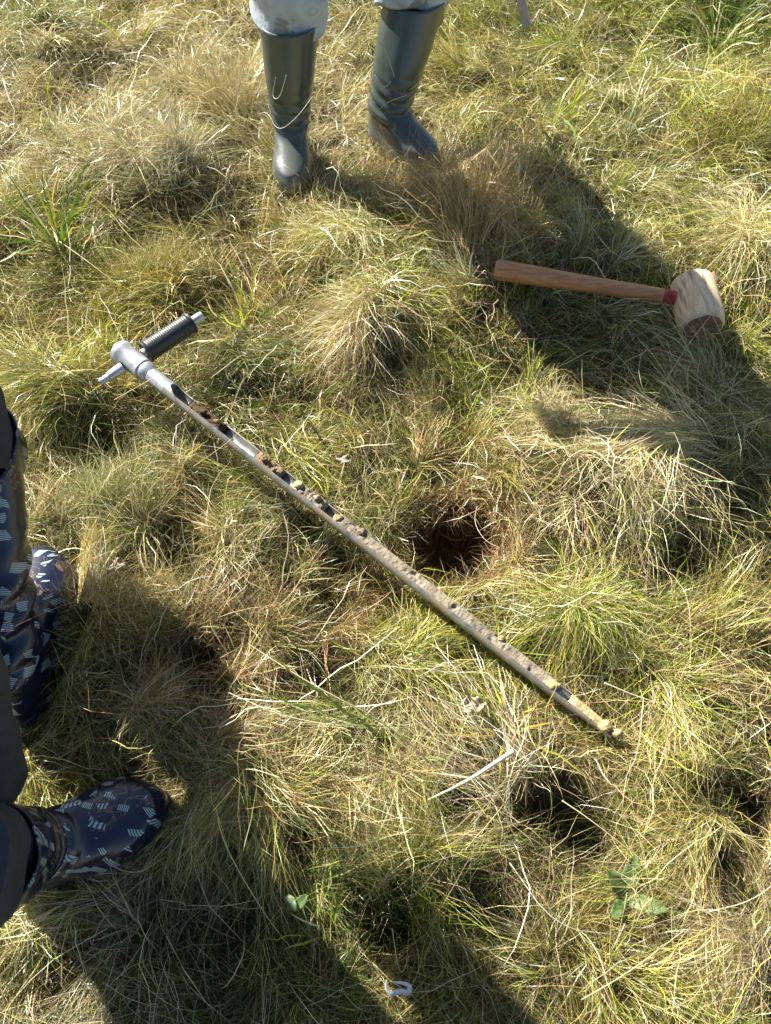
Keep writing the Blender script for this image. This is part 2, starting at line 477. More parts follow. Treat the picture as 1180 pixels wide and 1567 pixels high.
# things that press the grass down
press(AUG_A, AUG_B, 0.026, AUG_A[2] - 0.028, AUG_B[2] - 0.022, 0.9)
GR_A = P(212, 553, 0.165); GR_B = P(296, 491, 0.165); GR_C = P(148, 588, 0.165)
press(GR_A, GR_B, 0.028, 0.135, 0.135, 0.7); press(GR_A, GR_C, 0.014, 0.145, 0.14, 1.5)
MH_A = P(757, 412, 0.08); MH_B = P(1040, 457, 0.075)
press(MH_A, MH_B, 0.02, 0.07, 0.062, 1.5)
HEAD_N = P(1075, 502, 0.07); HEAD_F = HEAD_N + np.array([0.002, 0.158, 0])
press(HEAD_N + np.array([0, 0.03, 0]), HEAD_F, 0.05, 0.05, 0.04, 1.8)

# boots: heel and toe on the ground
BA_toe = P(447, 300, 0.04); BA_heel = BA_toe + np.array([-0.005, 0.275, 0])
BB_toe = P(668, 258, 0.05); BB_heel = BB_toe + np.array([-0.20, 0.195, 0])
BC_toe = P(74, 848, 0.07); BC_heel = P(30, 1105, 0.07)
BD_toe = P(252, 1222, 0.05); BD_heel = BD_toe + np.array([-0.27, -0.135, 0])
for a, b in ((BA_heel, BA_toe), (BB_heel, BB_toe), (BC_heel, BC_toe), (BD_heel, BD_toe)):
    press(a, b, 0.042, 0.05, 0.04, 1.3)

# --- lying thatch
def leanfield(x, y):
    return 2.2 * np.sin(1.7 * x + 0.9 * y + 1.0) + 1.9 * np.sin(-1.1 * x + 2.3 * y + 4) + 1.3 * np.sin(5.1 * x - 3.7 * y) + 0.9 * np.sin(9 * x + 7.7 * y + 2)

chunks = []
n = 78000
x, y = scatter(rng, n)
chunks.append(blades(rng, x, y, leanfield(x, y) + rng.normal(0, 0.75, n), rng.uniform(0.0, 0.8, n), rng.uniform(0.05, 0.19, n),
                     0.0009 + 0.0019 * rng.random(n) ** 2, rng.uniform(0.2, 1.2, n), palette(x, y, rng), segs=4, curl=0.7, lay=(0.003, 0.03), tone=0.72))  # tone darkens the low layer, painting shade between the blades
tag(build_grass('lying_thatch', chunks), 'flattened dead grass blades matted over the whole ground', 'grass', kind='stuff')

# --- clumps everywhere
chunks = []
nc = 1750
cx, cy = scatter(rng, nc, 0.3)
per = rng.integers(40, 120, nc)
ci_ = np.repeat(np.arange(nc), per); n = len(ci_)
rad = rng.uniform(0.006, 0.03, nc)[ci_]
th = rng.uniform(0, 2 * math.pi, n); rr = np.sqrt(rng.random(n)) * rad
x = cx[ci_] + rr * np.cos(th); y = cy[ci_] + rr * np.sin(th)
lean = (leanfield(cx, cy) + rng.normal(0, 0.5, nc))[ci_]; ls = rng.uniform(0.2, 2.2, nc)[ci_]
ax_, ay_ = 0.5 * np.cos(th) + ls * np.cos(lean) + rng.normal(0, 0.75, n), 0.5 * np.sin(th) + ls * np.sin(lean) + rng.normal(0, 0.75, n)
az = np.arctan2(ay_, ax_)
L = (rng.uniform(0.07, 0.2, nc)[ci_]) * rng.uniform(0.35, 1.2, n)
W = ((0.0009 + 0.0013 * rng.random(nc) ** 1.6)[ci_]) * rng.uniform(0.8, 1.3, n)
col = palette(cx[ci_], cy[ci_], rng, 0.05)
own = palette(cx, cy, rng, 0.08)[ci_]; col = np.where(rng.random(n) < 0.55, own, col)
chunks.append(blades(rng, x, y, az, rng.uniform(0.5, 1.4, n), L, W, (rng.uniform(0.6, 2.4, nc)[ci_]) * rng.uniform(0.7, 1.3, n), col, segs=4, curl=0.55))
# --- fine upright short growth
n = 40000
x, y = scatter(rng, n)
chunks.append(blades(rng, x, y, leanfield(x, y) + rng.normal(0, 1.2, n), rng.uniform(0.5, 1.4, n), rng.uniform(0.025, 0.08, n),
                     rng.uniform(0.001, 0.002, n), rng.uniform(0, 1.2, n), palette(x, y, rng, 0.05), segs=3, curl=0.5, lay=(0.002, 0.02)))
tag(build_grass('meadow_grass', chunks), 'tangled fine green and straw grass covering the meadow', 'grass', kind='stuff')

# --- tussocks one can point to
# u, v, root radius, blades, length, elev, droop, lean az (deg), lean strength, width, palette, label
TUS = [
    (735, 345, 0.11, 2600, 0.30, 1.3, 0.6, 95, 0.5, 0.0013, 'tan:4 pink:3 straw:3 olive:1', 'tall brown tussock beside the right green boot, mostly in shade'),
    (540, 400, 0.08, 800, 0.20, 1.0, 2.0, 230, 1.0, 0.0015, 'pale:3 straw:4 lime:3', 'sunlit straw and lime tussock on the mound below the two green boots'),
    (565, 505, 0.05, 900, 0.24, 0.9, 1.9, 250, 1.8, 0.0014, 'straw:5 pink:2 pale:3', 'pinkish straw tussock combed down towards the soil auger in the centre'),
    (235, 425, 0.08, 1300, 0.14, 1.3, 0.6, 70, 0.4, 0.0011, 'olive:5 gold:2 straw:2 green:1', 'fine olive tussock just above the black rubber grip'),
    (120, 600, 0.05, 1000, 0.28, 0.8, 1.3, 192, 1.7, 0.0019, 'lime:3 sage:2 straw:3 gold:1', 'long bladed tussock combed to the left edge below the metal handle end'),
    (165, 800, 0.07, 1100, 0.16, 1.3, 0.6, 100, 0.6, 0.0012, 'sage:4 straw:3 grey:2 green:1', 'grey green upright tussock above the upper patterned boot toe'),
    (175, 1000, 0.09, 1800, 0.15, 1.25, 0.9, 130, 0.5, 0.0012, 'tan:4 straw:4 olive:2 gold:1', 'dense brownish tussock to the right of the upper patterned boot'),
    (1060, 715, 0.06, 1200, 0.33, 0.5, 1.0, 172, 2.2, 0.0020, 'pale:5 straw:4', 'bleached straw tussock swept leftwards over the bank on the right'),
    (975, 770, 0.06, 1000, 0.22, 0.9, 1.9, 280, 1.3, 0.0015, 'pale:3 straw:4 sage:2 pink:1', 'pale tussock hanging over the dark hollow on the right'),
    (862, 930, 0.04, 1300, 0.20, 0.95, 1.7, 285, 0.7, 0.0017, 'lime:5 green:2 straw:4', 'bright green tussock radiating between the hole and the auger tip'),
    (640, 1010, 0.05, 900, 0.20, 0.8, 1.6, 20, 1.0, 0.0016, 'lime:4 gold:3 green:2 straw:2', 'yellow green tussock directly below the middle of the auger'),
    (640, 1370, 0.05, 2000, 0.30, 1.35, 0.45, 110, 0.5, 0.0015, 'straw:3 gold:1 green:4 olive:3 lime:3', 'tall fine tussock with green stems leaning up and left at the lower centre'),
    (380, 1210, 0.07, 1300, 0.30, 1.0, 2.0, 268, 1.6, 0.0014, 'olive:4 sage:2 straw:3 tan:1', 'shaded tussock with blades hanging straight down right of the lower patterned boot'),
    (215, 1350, 0.03, 420, 0.34, 1.0, 1.5, 238, 2.0, 0.0026, 'pale:3 grey:4 straw:4', 'fan of grey straw stalks spreading to the bottom left corner'),
    (300, 1095, 0.09, 1100, 0.16, 0.7, 1.4, 200, 0.5, 0.0015, 'pink:5 straw:3 tan:2', 'tangled pinkish dead tussock right of the brown tussock at left'),
    (560, 800, 0.03, 350, 0.15, 1.0, 1.6, 200, 0.5, 0.0018, 'sage:4 green:3 straw:2', 'small grey green tuft leaning against the auger left of the hole'),
    (1110, 230, 0.09, 1200, 0.24, 1.15, 1.1, 60, 0.5, 0.0016, 'olive:4 gold:3 lime:2', 'olive gold tussock near the upper right edge'),
    (1150, 400, 0.08, 1200, 0.22, 1.0, 1.8, 235, 0.8, 0.0015, 'straw:4 pale:3 lime:2', 'pale arched tussock at the right edge above the mallet head'),
    (70, 60, 0.1, 1300, 0.26, 1.1, 1.4, 300, 0.4, 0.0016, 'olive:4 sage:3 straw:2', 'dark olive tussock in the upper left corner'),
    (1095, 15, 0.13, 1100, 0.30, 1.2, 1.0, 90, 0.3, 0.0040, 'green:7 olive:2', 'dark green leafy tussock cut by the top edge at the right'),
    (262, 275, 0.07, 1000, 0.17, 1.25, 0.7, 80, 0.4, 0.0013, 'grey:4 sage:3 pale:2', 'silvery grey tussock left of the left green boot'),
    (370, 150, 0.09, 1400, 0.26, 1.2, 0.8, 100, 0.4, 0.0013, 'straw:4 grey:3 olive:2', 'fine straw tussock directly left of the left green boot shaft'),
    (1010, 1060, 0.05, 900, 0.22, 0.9, 1.5, 290, 1.0, 0.0016, 'straw:3 lime:3 pink:1 green:1', 'striped green and straw tussock right of the auger tip'),
    (860, 640, 0.06, 900, 0.16, 1.1, 1.3, 200, 0.5, 0.0013, 'pale:3 straw:4 lime:1', 'fine pale tussock at the lower edge of the large shadow'),
    (1095, 590, 0.08, 900, 0.3, 1.1, 1.2, 150, 0.7, 0.0015, 'grey:4 sage:3 tan:1', 'shaded grey tussock below the mallet head'),
    (770, 1235, 0.06, 1000, 0.36, 0.75, 0.9, 148, 3.0, 0.0021, 'grey:3 pale:3 pink:2 straw:2', 'greyish bleached tussock swept left beside the pale broken stem'),
    (1050, 1250, 0.06, 800, 0.18, 1.0, 1.5, 240, 0.6, 0.0016, 'olive:3 gold:2 straw:3', 'olive and straw tussock above the broad leaved dock'),
    (1140, 1420, 0.06, 900, 0.2, 0.9, 1.8, 200, 1.0, 0.0014, 'grey:3 pink:3 straw:3', 'pinkish grey tussock at the lower right edge'),
    (960, 1480, 0.06, 900, 0.2, 0.9, 1.8, 330, 0.8, 0.0017, 'straw:3 lime:3 olive:2', 'green and straw tussock below the dock at the bottom'),
]
def tussock(spec, r):
    u, v, rr_, n, L0, e0, dr, lz, lsn, w0, pal, label = spec
    p = P(u, v, 0.03)
    n = int(n * 0.75)
    th = r.uniform(0, 2 * math.pi, n); q = r.random(n) ** 0.7
    sub = r.integers(0, 7, n); sx_ = r.normal(0, rr_ * 0.6, 7)[sub]; sy_ = r.normal(0, rr_ * 0.6, 7)[sub]; sa_ = r.normal(0, 0.5, 7)[sub]
    x = p[0] + q * rr_ * 0.7 * np.cos(th) + sx_; y = p[1] + q * rr_ * 0.7 * np.sin(th) + sy_
    lz = math.radians(lz)
    az = np.arctan2(np.sin(th) * q + lsn * math.sin(lz) * r.uniform(0.5, 1.5, n), np.cos(th) * q + lsn * math.cos(lz) * r.uniform(0.5, 1.5, n)) + r.normal(0, 0.45, n) + sa_
    el = e0 + r.normal(0, 0.30, n) - 0.25 * q
    L = L0 * r.uniform(0.3, 1.1, n); W = w0 * (0.62 + 0.6 * r.random(n) ** 2)
    wv = wts(pal).cumsum(); ci = np.clip((r.random(n)[:, None] > wv).sum(1), 0, len(PN) - 1)
    ch = blades(r, x, y, az, el, L, W, dr * r.uniform(0.75, 1.2, n), ci, segs=7, curl=0.6, lay=(0.005, 0.05), vary=0.3)
    o = build_grass('grass_tussock', [ch], origin=(p[0], p[1], float(H(p[0], p[1]))))
    tag(o, label, 'tussock', 'grass tussocks')
for i, s in enumerate(TUS):
    tussock(s, np.random.default_rng(100 + i))

# --- broad bladed plants
BROAD = [
    (88, 372, 26, 0.27, 0.0055, 'lime:4 green:4 gold:1', 'clump of broad yellow green blades at the left below the silvery grass'),
    (455, 610, 12, 0.22, 0.0055, 'green:5 sage:3', 'few dark green broad blades above the middle of the auger'),
    (375, 490, 12, 0.22, 0.0045, 'lime:4 green:3', 'green upright blades right of the rubber grip'),
    (150, 500, 6, 0.16, 0.006, 'gold:3 lime:4', 'few bright yellow blades above the auger striking head'),
    (338, 800, 5, 0.15, 0.005, 'gold:5', 'small yellow spike of blades below the upper auger'),
    (770, 1130, 14, 0.2, 0.006, 'lime:4 gold:2', 'bright yellow green blades beside the pale broken stem'),
    (500, 1430, 14, 0.17, 0.005, 'lime:4 green:4', 'short green blades at the foot of the tall tussock'),
    (600, 1120, 14, 0.42, 0.0045, 'green:4 sage:3', 'long arching green blades crossing the lower centre'),
    (450, 420, 5, 0.18, 0.005, 'gold:4 rust:2', 'few orange yellow blades above the centre mound at left'),
    (205, 75, 6, 0.2, 0.005, 'gold:3 lime:4', 'few yellow blades near the top left corner'),
    (85, 200, 6, 0.2, 0.005, 'gold:3 lime:4', 'few yellow blades near the left edge above the yellow green clump'),
    (835, 200, 5, 0.26, 0.005, 'lime:4 gold:3', 'tall yellow blades right of the right green boot'),
    (1100, 60, 40, 0.28, 0.005, 'green:6 olive:2', 'dark green leafy clump in the upper right corner'),
]
for i, (u, v, n, L0, w0, pal, label) in enumerate(BROAD):
    n = int(n * 1.6); w0 *= 1.25
    r = np.random.default_rng(300 + i); p = P(u, v, 0.03)
    th = r.uniform(0, 2 * math.pi, n)
    wv = wts(pal).cumsum(); ci = np.clip((r.random(n)[:, None] > wv).sum(1), 0, len(PN) - 1)
    az = th
    if 'arching' in label: az = r.normal(math.radians(155), 0.25, n)
    ch = blades(r, p[0] + 0.012 * np.cos(th), p[1] + 0.012 * np.sin(th), az, r.uniform(0.8, 1.35, n), L0 * r.uniform(0.6, 1.1, n), w0 * r.uniform(0.7, 1.2, n),
                r.uniform(0.1, 1.1, n), ci, segs=8, curl=0.2, tipdry=0.15, vary=0.2, lay=(0.03, 0.07))
    tag(build_grass('broad_grass_clump', [ch], M_LEAF, origin=(p[0], p[1], float(H(p[0], p[1])))), label, 'grass clump', 'clumps of broad bladed grass')

# --- loose stalks and curled threads
chunks = []
def fringe(A, B, n, off, L, side=-1, w_=0.0014, t0=0.0, t1=1.0, h0=1.25):
    'blades that stand in front of a thing and partly hide its lower edge'
    A = np.array(A); B = np.array(B); d = (B - A)[:2]; d = d / np.linalg.norm(d); nrm = np.array([-d[1], d[0]])
    if nrm[1] * side < 0: nrm = -nrm
    t = rng.uniform(t0, t1, n); o = rng.uniform(off[0], off[1], n)
    x = A[0] + (B[0] - A[0]) * t + nrm[0] * o; y = A[1] + (B[1] - A[1]) * t + nrm[1] * o
    chunks.append(blades(rng, x, y, rng.uniform(0, 6.28, n), rng.normal(h0, 0.22, n), L * rng.uniform(0.5, 1.1, n), w_ * rng.uniform(0.7, 1.3, n),
                         rng.uniform(0.2, 1.6, n), palette(x, y, rng, 0.1), segs=7, curl=0.8, cross=1.0, cull=False))
for h_, t_ in ((BA_heel, BA_toe), (BB_heel, BB_toe)):
    fringe(h_, t_, 120, (0.05, 0.10), 0.13); fringe(h_, t_, 60, (0.05, 0.09), 0.12, side=1)
    fringe(t_ + np.array([-0.07, -0.03, 0]), t_ + np.array([0.07, -0.03, 0]), 150, (0.0, 0.05), 0.13)
fringe(BC_heel, BC_toe, 70, (0.06, 0.10), 0.12); fringe(BD_heel, BD_toe, 160, (0.06, 0.11), 0.12)
fringe(BD_heel, BD_toe, 90, (0.05, 0.09), 0.10, side=1)
fringe(HEAD_N + np.array([-0.08, -0.01, 0]), HEAD_N + np.array([0.08, -0.01, 0]), 170, (0.0, 0.05), 0.14)
fringe(HEAD_N, HEAD_F, 80, (0.06, 0.09), 0.12)
fringe(MH_A, MH_B, 110, (0.03, 0.07), 0.13, t0=0.45, t1=0.95)
fringe(MH_A, MH_B, 50, (0.03, 0.06), 0.10, t0=0.0, t1=0.5)
fringe(AUG_A, AUG_B, 120, (0.02, 0.05), 0.10, t0=0.9, t1=1.04); fringe(AUG_A, AUG_B, 110, (0.03, 0.07), 0.14, t0=0.05, t1=0.9, h0=0.9)
fringe(AUG_A, AUG_B, 90, (0.0, 0.03), 0.08, side=1, t0=0.985, t1=1.04)
n = 1500
x, y = scatter(rng, n)
ci = np.array([PN.index(k) for k in rng.choice(['pale', 'straw', 'grey', 'pink', 'gold'], n, p=[.3, .3, .2, .12, .08])])
chunks.append(blades(rng, x, y, leanfield(x, y) + rng.normal(0, 1.2, n), rng.uniform(0.2, 1.3, n), rng.uniform(0.14, 0.36, n), rng.uniform(0.0015, 0.0032, n),
                     rng.uniform(0.2, 1.8, n), ci, segs=8, curl=0.8, lay=(0.03, 0.08), cross=0.10))
# fine tangle
n = 9000
x, y = scatter(rng, n)
chunks.append(blades(rng, x, y, rng.uniform(0, 6.28, n), rng.uniform(0.1, 1.0, n), rng.uniform(0.10, 0.26, n), rng.uniform(0.0009, 0.0014, n),
                     rng.uniform(0.4, 2.0, n), palette(x, y, rng, 0.3), segs=7, curl=1.0, lay=(0.015, 0.065), cross=0.03, tipdry=0.6))
# broken flattened straws
n = 4500
x, y = scatter(rng, n)
ci = np.array([PN.index(k) for k in rng.choice(['pale', 'straw', 'tan', 'pink', 'grey'], n)])
chunks.append(blades(rng, x, y, rng.uniform(0, 6.28, n), rng.uniform(0, 0.5, n), rng.uniform(0.03, 0.09, n), rng.uniform(0.002, 0.0042, n),
                     rng.uniform(0.1, 1.2, n), ci, segs=3, curl=0.3, lay=(0.01, 0.05), cross=0.03))
# curls
n = 1500
x, y = scatter(rng, n)
ci = np.array([PN.index(k) for k in rng.choice(['pale', 'straw', 'grey', 'pink'], n)])
chunks.append(blades(rng, x, y, rng.uniform(0, 6.28, n), rng.uniform(0.2, 1.3, n), rng.uniform(0.06, 0.15, n), rng.uniform(0.001, 0.0018, n),
                     rng.uniform(1, 4, n), ci, segs=9, curl=3.0, lay=(0.03, 0.07), cross=0.1))
# rusty roots in and round the hole
n = 4200
th = rng.uniform(0, 2 * math.pi, n); rr = 0.1 * np.sqrt(rng.uniform(0.0, 1.6, n))
x = HOLE[0] + rr * np.cos(th) * 1.15; y = HOLE[1] + rr * np.sin(th)
lower = (y - HOLE[1] < 0.3 * (x - HOLE[0]) - 0.035) | (rr > 0.105)
k = lower | (rng.random(n) < 0.2)
x, y, th = x[k], y[k], th[k]; n = len(x)
ci = np.array([PN.index(k) for k in rng.choice(['rust', 'tan', 'pink', 'straw'], n, p=[.36, .34, .10, .2])])
chunks.append(blades(rng, x, y, th + math.pi / 2 * rng.choice([-1, 1], n) + rng.normal(0, 0.6, n), rng.uniform(0, 0.6, n), rng.uniform(0.03, 0.1, n), rng.uniform(0.0009, 0.0018, n),
                     rng.uniform(0.2, 1.5, n), ci, segs=6, curl=1.2, lay=(0.002, 0.02), cull=False))
tag(build_grass('loose_stalks', chunks), 'loose dead stalks and curled threads strewn over the grass', 'stalks', kind='stuff')

# --- far field and underlayer, instanced tufts
def tuft_mesh(seed, n, L0, rad, pal, e=(0.6, 1.3), wd=(0.0012, 0.0026), tone=1.0):
    r = np.random.default_rng(seed)
    th = r.uniform(0, 2 * math.pi, n); q = np.sqrt(r.random(n)) * rad
    x = q * np.cos(th); y = q * np.sin(th)
    wv = wts(pal).cumsum(); ci = np.clip((r.random(n)[:, None] > wv).sum(1), 0, len(PN) - 1)
    global H, OBST
    h0, o0 = H, OBST
    H = lambda a, b: np.zeros_like(a); OBST = []
    ch = blades(r, x, y, th + r.normal(0, 0.8, n), r.uniform(*e, n), L0 * r.uniform(0.5, 1.1, n), r.uniform(*wd, n), r.uniform(0.3, 1.8, n), ci, segs=4, curl=0.5, cull=False, tone=tone, tipdry=0.35 * tone)
    H, OBST = h0, o0
    return build_grass('tuft', [ch], linkit=False)

def instance_field(name, x, y, z, scale, rot, tufts, label):
    me = bpy.data.meshes.new(name); me.vertices.add(len(x))
    me.vertices.foreach_set('co', np.stack([x, y, z], -1).astype(np.float32).ravel())
    for nm, arr in (('scl', scale), ('rot', rot)):
        a = me.attributes.new(nm, 'FLOAT', 'POINT'); a.data.foreach_set('value', arr.astype(np.float32))
    a = me.attributes.new('pick', 'INT', 'POINT'); a.data.foreach_set('value', rng.integers(0, len(tufts), len(x)).astype(np.int32))
    o = bpy.data.objects.new(name, me); COL.objects.link(o)
    g = bpy.data.node_groups.new(name, 'GeometryNodeTree')
    g.interface.new_socket('Geometry', in_out='INPUT', socket_type='NodeSocketGeometry')
    g.interface.new_socket('Geometry', in_out='OUTPUT', socket_type='NodeSocketGeometry')
    gi = g.nodes.new('NodeGroupInput'); go = g.nodes.new('NodeGroupOutput')
    gti = g.nodes.new('GeometryNodeGeometryToInstance')
    for t in reversed(tufts):
        oi = g.nodes.new('GeometryNodeObjectInfo'); oi.inputs['Object'].default_value = t
        g.links.new(oi.outputs['Geometry'], gti.inputs[0])
    iop = g.nodes.new('GeometryNodeInstanceOnPoints')
    iop.inputs['Pick Instance'].default_value = True
    g.links.new(gi.outputs[0], iop.inputs['Points']); g.links.new(gti.outputs[0], iop.inputs['Instance'])
    def attr(nm, ty):
        n_ = g.nodes.new('GeometryNodeInputNamedAttribute'); n_.data_type = ty; n_.inputs['Name'].default_value = nm
        return n_.outputs['Attribute']
    g.links.new(attr('pick', 'INT'), iop.inputs['Instance Index'])
    cx_ = g.nodes.new('ShaderNodeCombineXYZ'); g.links.new(attr('rot', 'FLOAT'), cx_.inputs[2])
    g.links.new(cx_.outputs[0], iop.inputs['Rotation'])
    g.links.new(attr('scl', 'FLOAT'), iop.inputs['Scale'])
    g.links.new(iop.outputs[0], go.inputs[0])
    m = o.modifiers.new('tufts', 'NODES'); m.node_group = g
    return tag(o, label, 'grass', kind='stuff')

far = [tuft_mesh(900, 130, 0.18, 0.07, 'straw:4 pale:2 olive:2 lime:1'), tuft_mesh(901, 130, 0.14, 0.07, 'lime:3 olive:3 straw:3 green:1'),
       tuft_mesh(902, 120, 0.22, 0.05, 'straw:3 pink:2 grey:2 tan:2')]
a, b = np.meshgrid(np.arange(-6, 6, 0.105), np.arange(-4, 9, 0.105))
a = a.ravel() + rng.uniform(-0.05, 0.05, a.size); b = b.ravel() + rng.uniform(-0.05, 0.05, b.size)
k = ~inview(a, b, 0.22)
for q0, q1 in ((BA_toe, BA_heel), (BC_toe, BC_heel), (BD_toe, BD_heel)):
    k &= segdist(a, b, q0, q1)[0] > 0.12
a, b = a[k], b[k]
instance_field('surrounding_grass', a, b, H(a, b), rng.uniform(0.7, 1.3, len(a)), rng.uniform(0, 6.28, len(a)), far, 'rough mixed grass beyond the trampled spot')

und = [tuft_mesh(950, 90, 0.055, 0.035, 'lime:3 olive:4 green:2 straw:1', (0.3, 1.3), (0.0012, 0.0024), 0.45),  # tufts tinted dark so the gaps above them read as shade
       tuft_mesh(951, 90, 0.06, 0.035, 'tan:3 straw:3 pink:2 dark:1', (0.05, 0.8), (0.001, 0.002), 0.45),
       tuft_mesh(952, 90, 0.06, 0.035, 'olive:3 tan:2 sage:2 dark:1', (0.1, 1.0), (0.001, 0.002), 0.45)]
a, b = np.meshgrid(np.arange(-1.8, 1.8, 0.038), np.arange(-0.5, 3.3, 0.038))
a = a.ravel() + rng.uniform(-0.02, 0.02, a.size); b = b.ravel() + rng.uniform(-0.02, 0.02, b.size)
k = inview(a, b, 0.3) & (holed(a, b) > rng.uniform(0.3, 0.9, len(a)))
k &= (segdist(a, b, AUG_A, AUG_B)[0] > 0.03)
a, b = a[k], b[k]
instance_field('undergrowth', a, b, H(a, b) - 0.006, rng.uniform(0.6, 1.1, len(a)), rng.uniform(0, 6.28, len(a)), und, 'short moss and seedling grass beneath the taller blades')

# ------------------------------------------------------------------ shape helpers
def frame_on(d):
    d = Vector(d).normalized()
    u = d.cross(Vector((0, 0, 1)))
    if u.length < 1e-3: u = Vector((1, 0, 0))
    u.normalize(); v = u.cross(d).normalized()
    return d, u, v            # v points up

def lathe(name, A, B, prof, mat, parent, seg=28, jitter=0.0, arc=None, seed=0):
    """turn a profile [(t, r)...] about the axis A-B; arc=(a0,a1) leaves it open"""
    A, B = Vector(A), Vector(B); d, u, v = frame_on(B - A); Ln = (B - A).length
    r_ = random.Random(seed); verts = []; faces = []
    n = seg if arc is None else seg + 1
    for t, rad in prof:
        c = A + d * (t * Ln)
        for i in range(n):
            a = 2 * math.pi * i / seg if arc is None else arc[0] + (arc[1] - arc[0]) * i / seg
            q = rad * (1 + r_.uniform(-jitter, jitter))
            verts.append(c + u * math.cos(a) * q + v * math.sin(a) * q)
    m = len(prof)
    for j in range(m - 1):
        for i in range(seg):
            i2 = (i + 1) % n if arc is None else i + 1
            faces.append((j * n + i, j * n + i2, (j + 1) * n + i2, (j + 1) * n + i))
    if arc is None:
        faces.append(tuple(range(n - 1, -1, -1))); faces.append(tuple((m - 1) * n + i for i in range(n)))
    me = mesh_from(name, verts, faces)
    o = link(name, me, mat, parent)
    return o

def edge_split(o, ang=35):
    me = o.data
    me.set_sharp_from_angle(angle=math.radians(ang))

# ------------------------------------------------------------------ soil auger
m_steel = metal_material('galvanised_steel', (0.50, 0.51, 0.53), 0.36)
m_gouge = metal_material('gouge_steel', (0.44, 0.44, 0.42), 0.40, dirt=0.15, scratch=(1, 1, 1))
m_rubber = plain_material('black_rubber', (0.022, 0.023, 0.026), 0.42, 0.3, 150, 0.4)
m_soil = soil_material('soil_core', (0.10, 0.065, 0.035), (0.30, 0.22, 0.12), 60, 1.0)
m_soil_pale = soil_material('sandy_core', (0.13, 0.105, 0.075), (0.31, 0.265, 0.19), 38, 1.0)
m_soil_yel = soil_material('yellow_clay', (0.24, 0.18, 0.085), (0.52, 0.41, 0.20), 45, 0.9)
m_soil_dark = soil_material('peaty_core', (0.03, 0.02, 0.012), (0.12, 0.075, 0.04), 60, 1.0)
aug = empty('soil_auger', tuple((AUG_A + AUG_B) / 2), 'long steel gouge auger full of soil with black grip lying diagonally across the grass', 'soil auger')
A, B = Vector(AUG_A), Vector(AUG_B); Ltot = (B - A).length
ax = (B - A).normalized()
def on(t): return A + ax * (t * Ltot)
o = lathe('striking_head', A, on(0.062), [(0, 0.0), (0, 0.024), (0.03, 0.029), (0.14, 0.0305), (0.2, 0.030), (0.26, 0.0275), (0.9, 0.0262), (0.96, 0.0272), (1.0, 0.025), (1.0, 0.018)], m_steel, aug); edge_split(o)
o = lathe('collar_ring', on(0.0622), on(0.078), [(0, 0.018), (0, 0.0245), (0.4, 0.0252), (0.7, 0.0222), (1, 0.0198)], m_steel, aug); edge_split(o)
o = lathe('shaft', on(0.0765), on(0.125), [(0, 0.0192), (1, 0.0193), (1, 0.012)], m_steel, aug); edge_split(o, 50)
# cross bar
GA = Vector(GR_A); GB = Vector(GR_B); GC = Vector(GR_C)
mid = on(0.034)
gdir = (GB - GC); gdir.z = 0; gdir.normalize()
gb_end = mid + gdir * 0.205; gc_end = mid - gdir * 0.092
o = lathe('cross_bar', mid + gdir * 0.029, gb_end, [(0, 0.0118), (0.97, 0.0118), (1, 0.0108), (1, 0.0)], m_steel, aug); edge_split(o, 40)
grip = lathe('rubber_grip', mid + gdir * 0.036, mid + gdir * 0.172, [(0, 0.012), (0, 0.026), (0.03, 0.028), (0.07, 0.0245)] + [(0.07 + 0.83 * i / 60, 0.0252 + (0.0003 if i % 3 else -0.0002)) for i in range(61)] + [(0.92, 0.0255), (0.95, 0.0285), (0.985, 0.0285), (1, 0.026), (1, 0.012)], m_rubber, aug, seg=32); edge_split(grip, 25)
o = lathe('threaded_pin', mid - gdir * 0.0285, gc_end, [(0, 0.013), (0.15, 0.013), (0.5, 0.0115), (0.62, 0.0105), (0.64, 0.0085), (0.72, 0.0085), (0.73, 0.0095), (0.78, 0.0095), (0.79, 0.008), (0.87, 0.008), (0.88, 0.0088), (0.93, 0.0088), (1, 0.006), (1, 0)], m_steel, aug); edge_split(o, 30)

# gouge: a tube with a slot on top
def gouge():
    verts, faces = [], []; NT, NA = 160, 26
    d, u, v = frame_on(ax)
    opn = math.radians(124)                      # where the slot looks (turned a little to the far side)
    for j in range(NT + 1):
        t = 0.118 + (0.999 - 0.118) * j / NT
        if t < 0.150: half = 0.02 + 1.15 * math.sin(min(1, (t - 0.118) / 0.032) * math.pi / 2)
        else: half = 1.17
        rad = 0.0194 - 0.0018 * max(0, (t - 0.2) / 0.8)
        if t > 0.88: rad -= 0.0065 * ((t - 0.88) / 0.12) ** 1.3
        if t > 0.965: half += 0.35 * (t - 0.965) / 0.035
        c = on(t)
        for rr_ in (rad, rad - 0.0022):
            for i in range(NA + 1):
                a = opn + half + (2 * math.pi - 2 * half) * i / NA
                verts.append(c + u * math.cos(a) * rr_ + v * math.sin(a) * rr_)
    W2 = 2 * (NA + 1)
    for j in range(NT):
        a0, b0 = j * W2, (j + 1) * W2
        for i in range(NA):
            faces.append((a0 + i, a0 + i + 1, b0 + i + 1, b0 + i))
            faces.append((a0 + NA + 1 + i, b0 + NA + 1 + i, b0 + NA + 2 + i, a0 + NA + 2 + i))
        faces.append((a0, b0, b0 + NA + 1, a0 + NA + 1)); faces.append((a0 + NA, a0 + 2 * NA + 1, b0 + 2 * NA + 1, b0 + NA))
    for a0 in (0, NT * W2):
        for i in range(NA):
            f = (a0 + i, a0 + NA + 1 + i, a0 + NA + 2 + i, a0 + i + 1)
            faces.append(f if a0 == 0 else f[::-1])
    o = link('gouge', mesh_from('gouge', verts, faces), m_gouge, aug); edge_split(o, 40)
gouge()

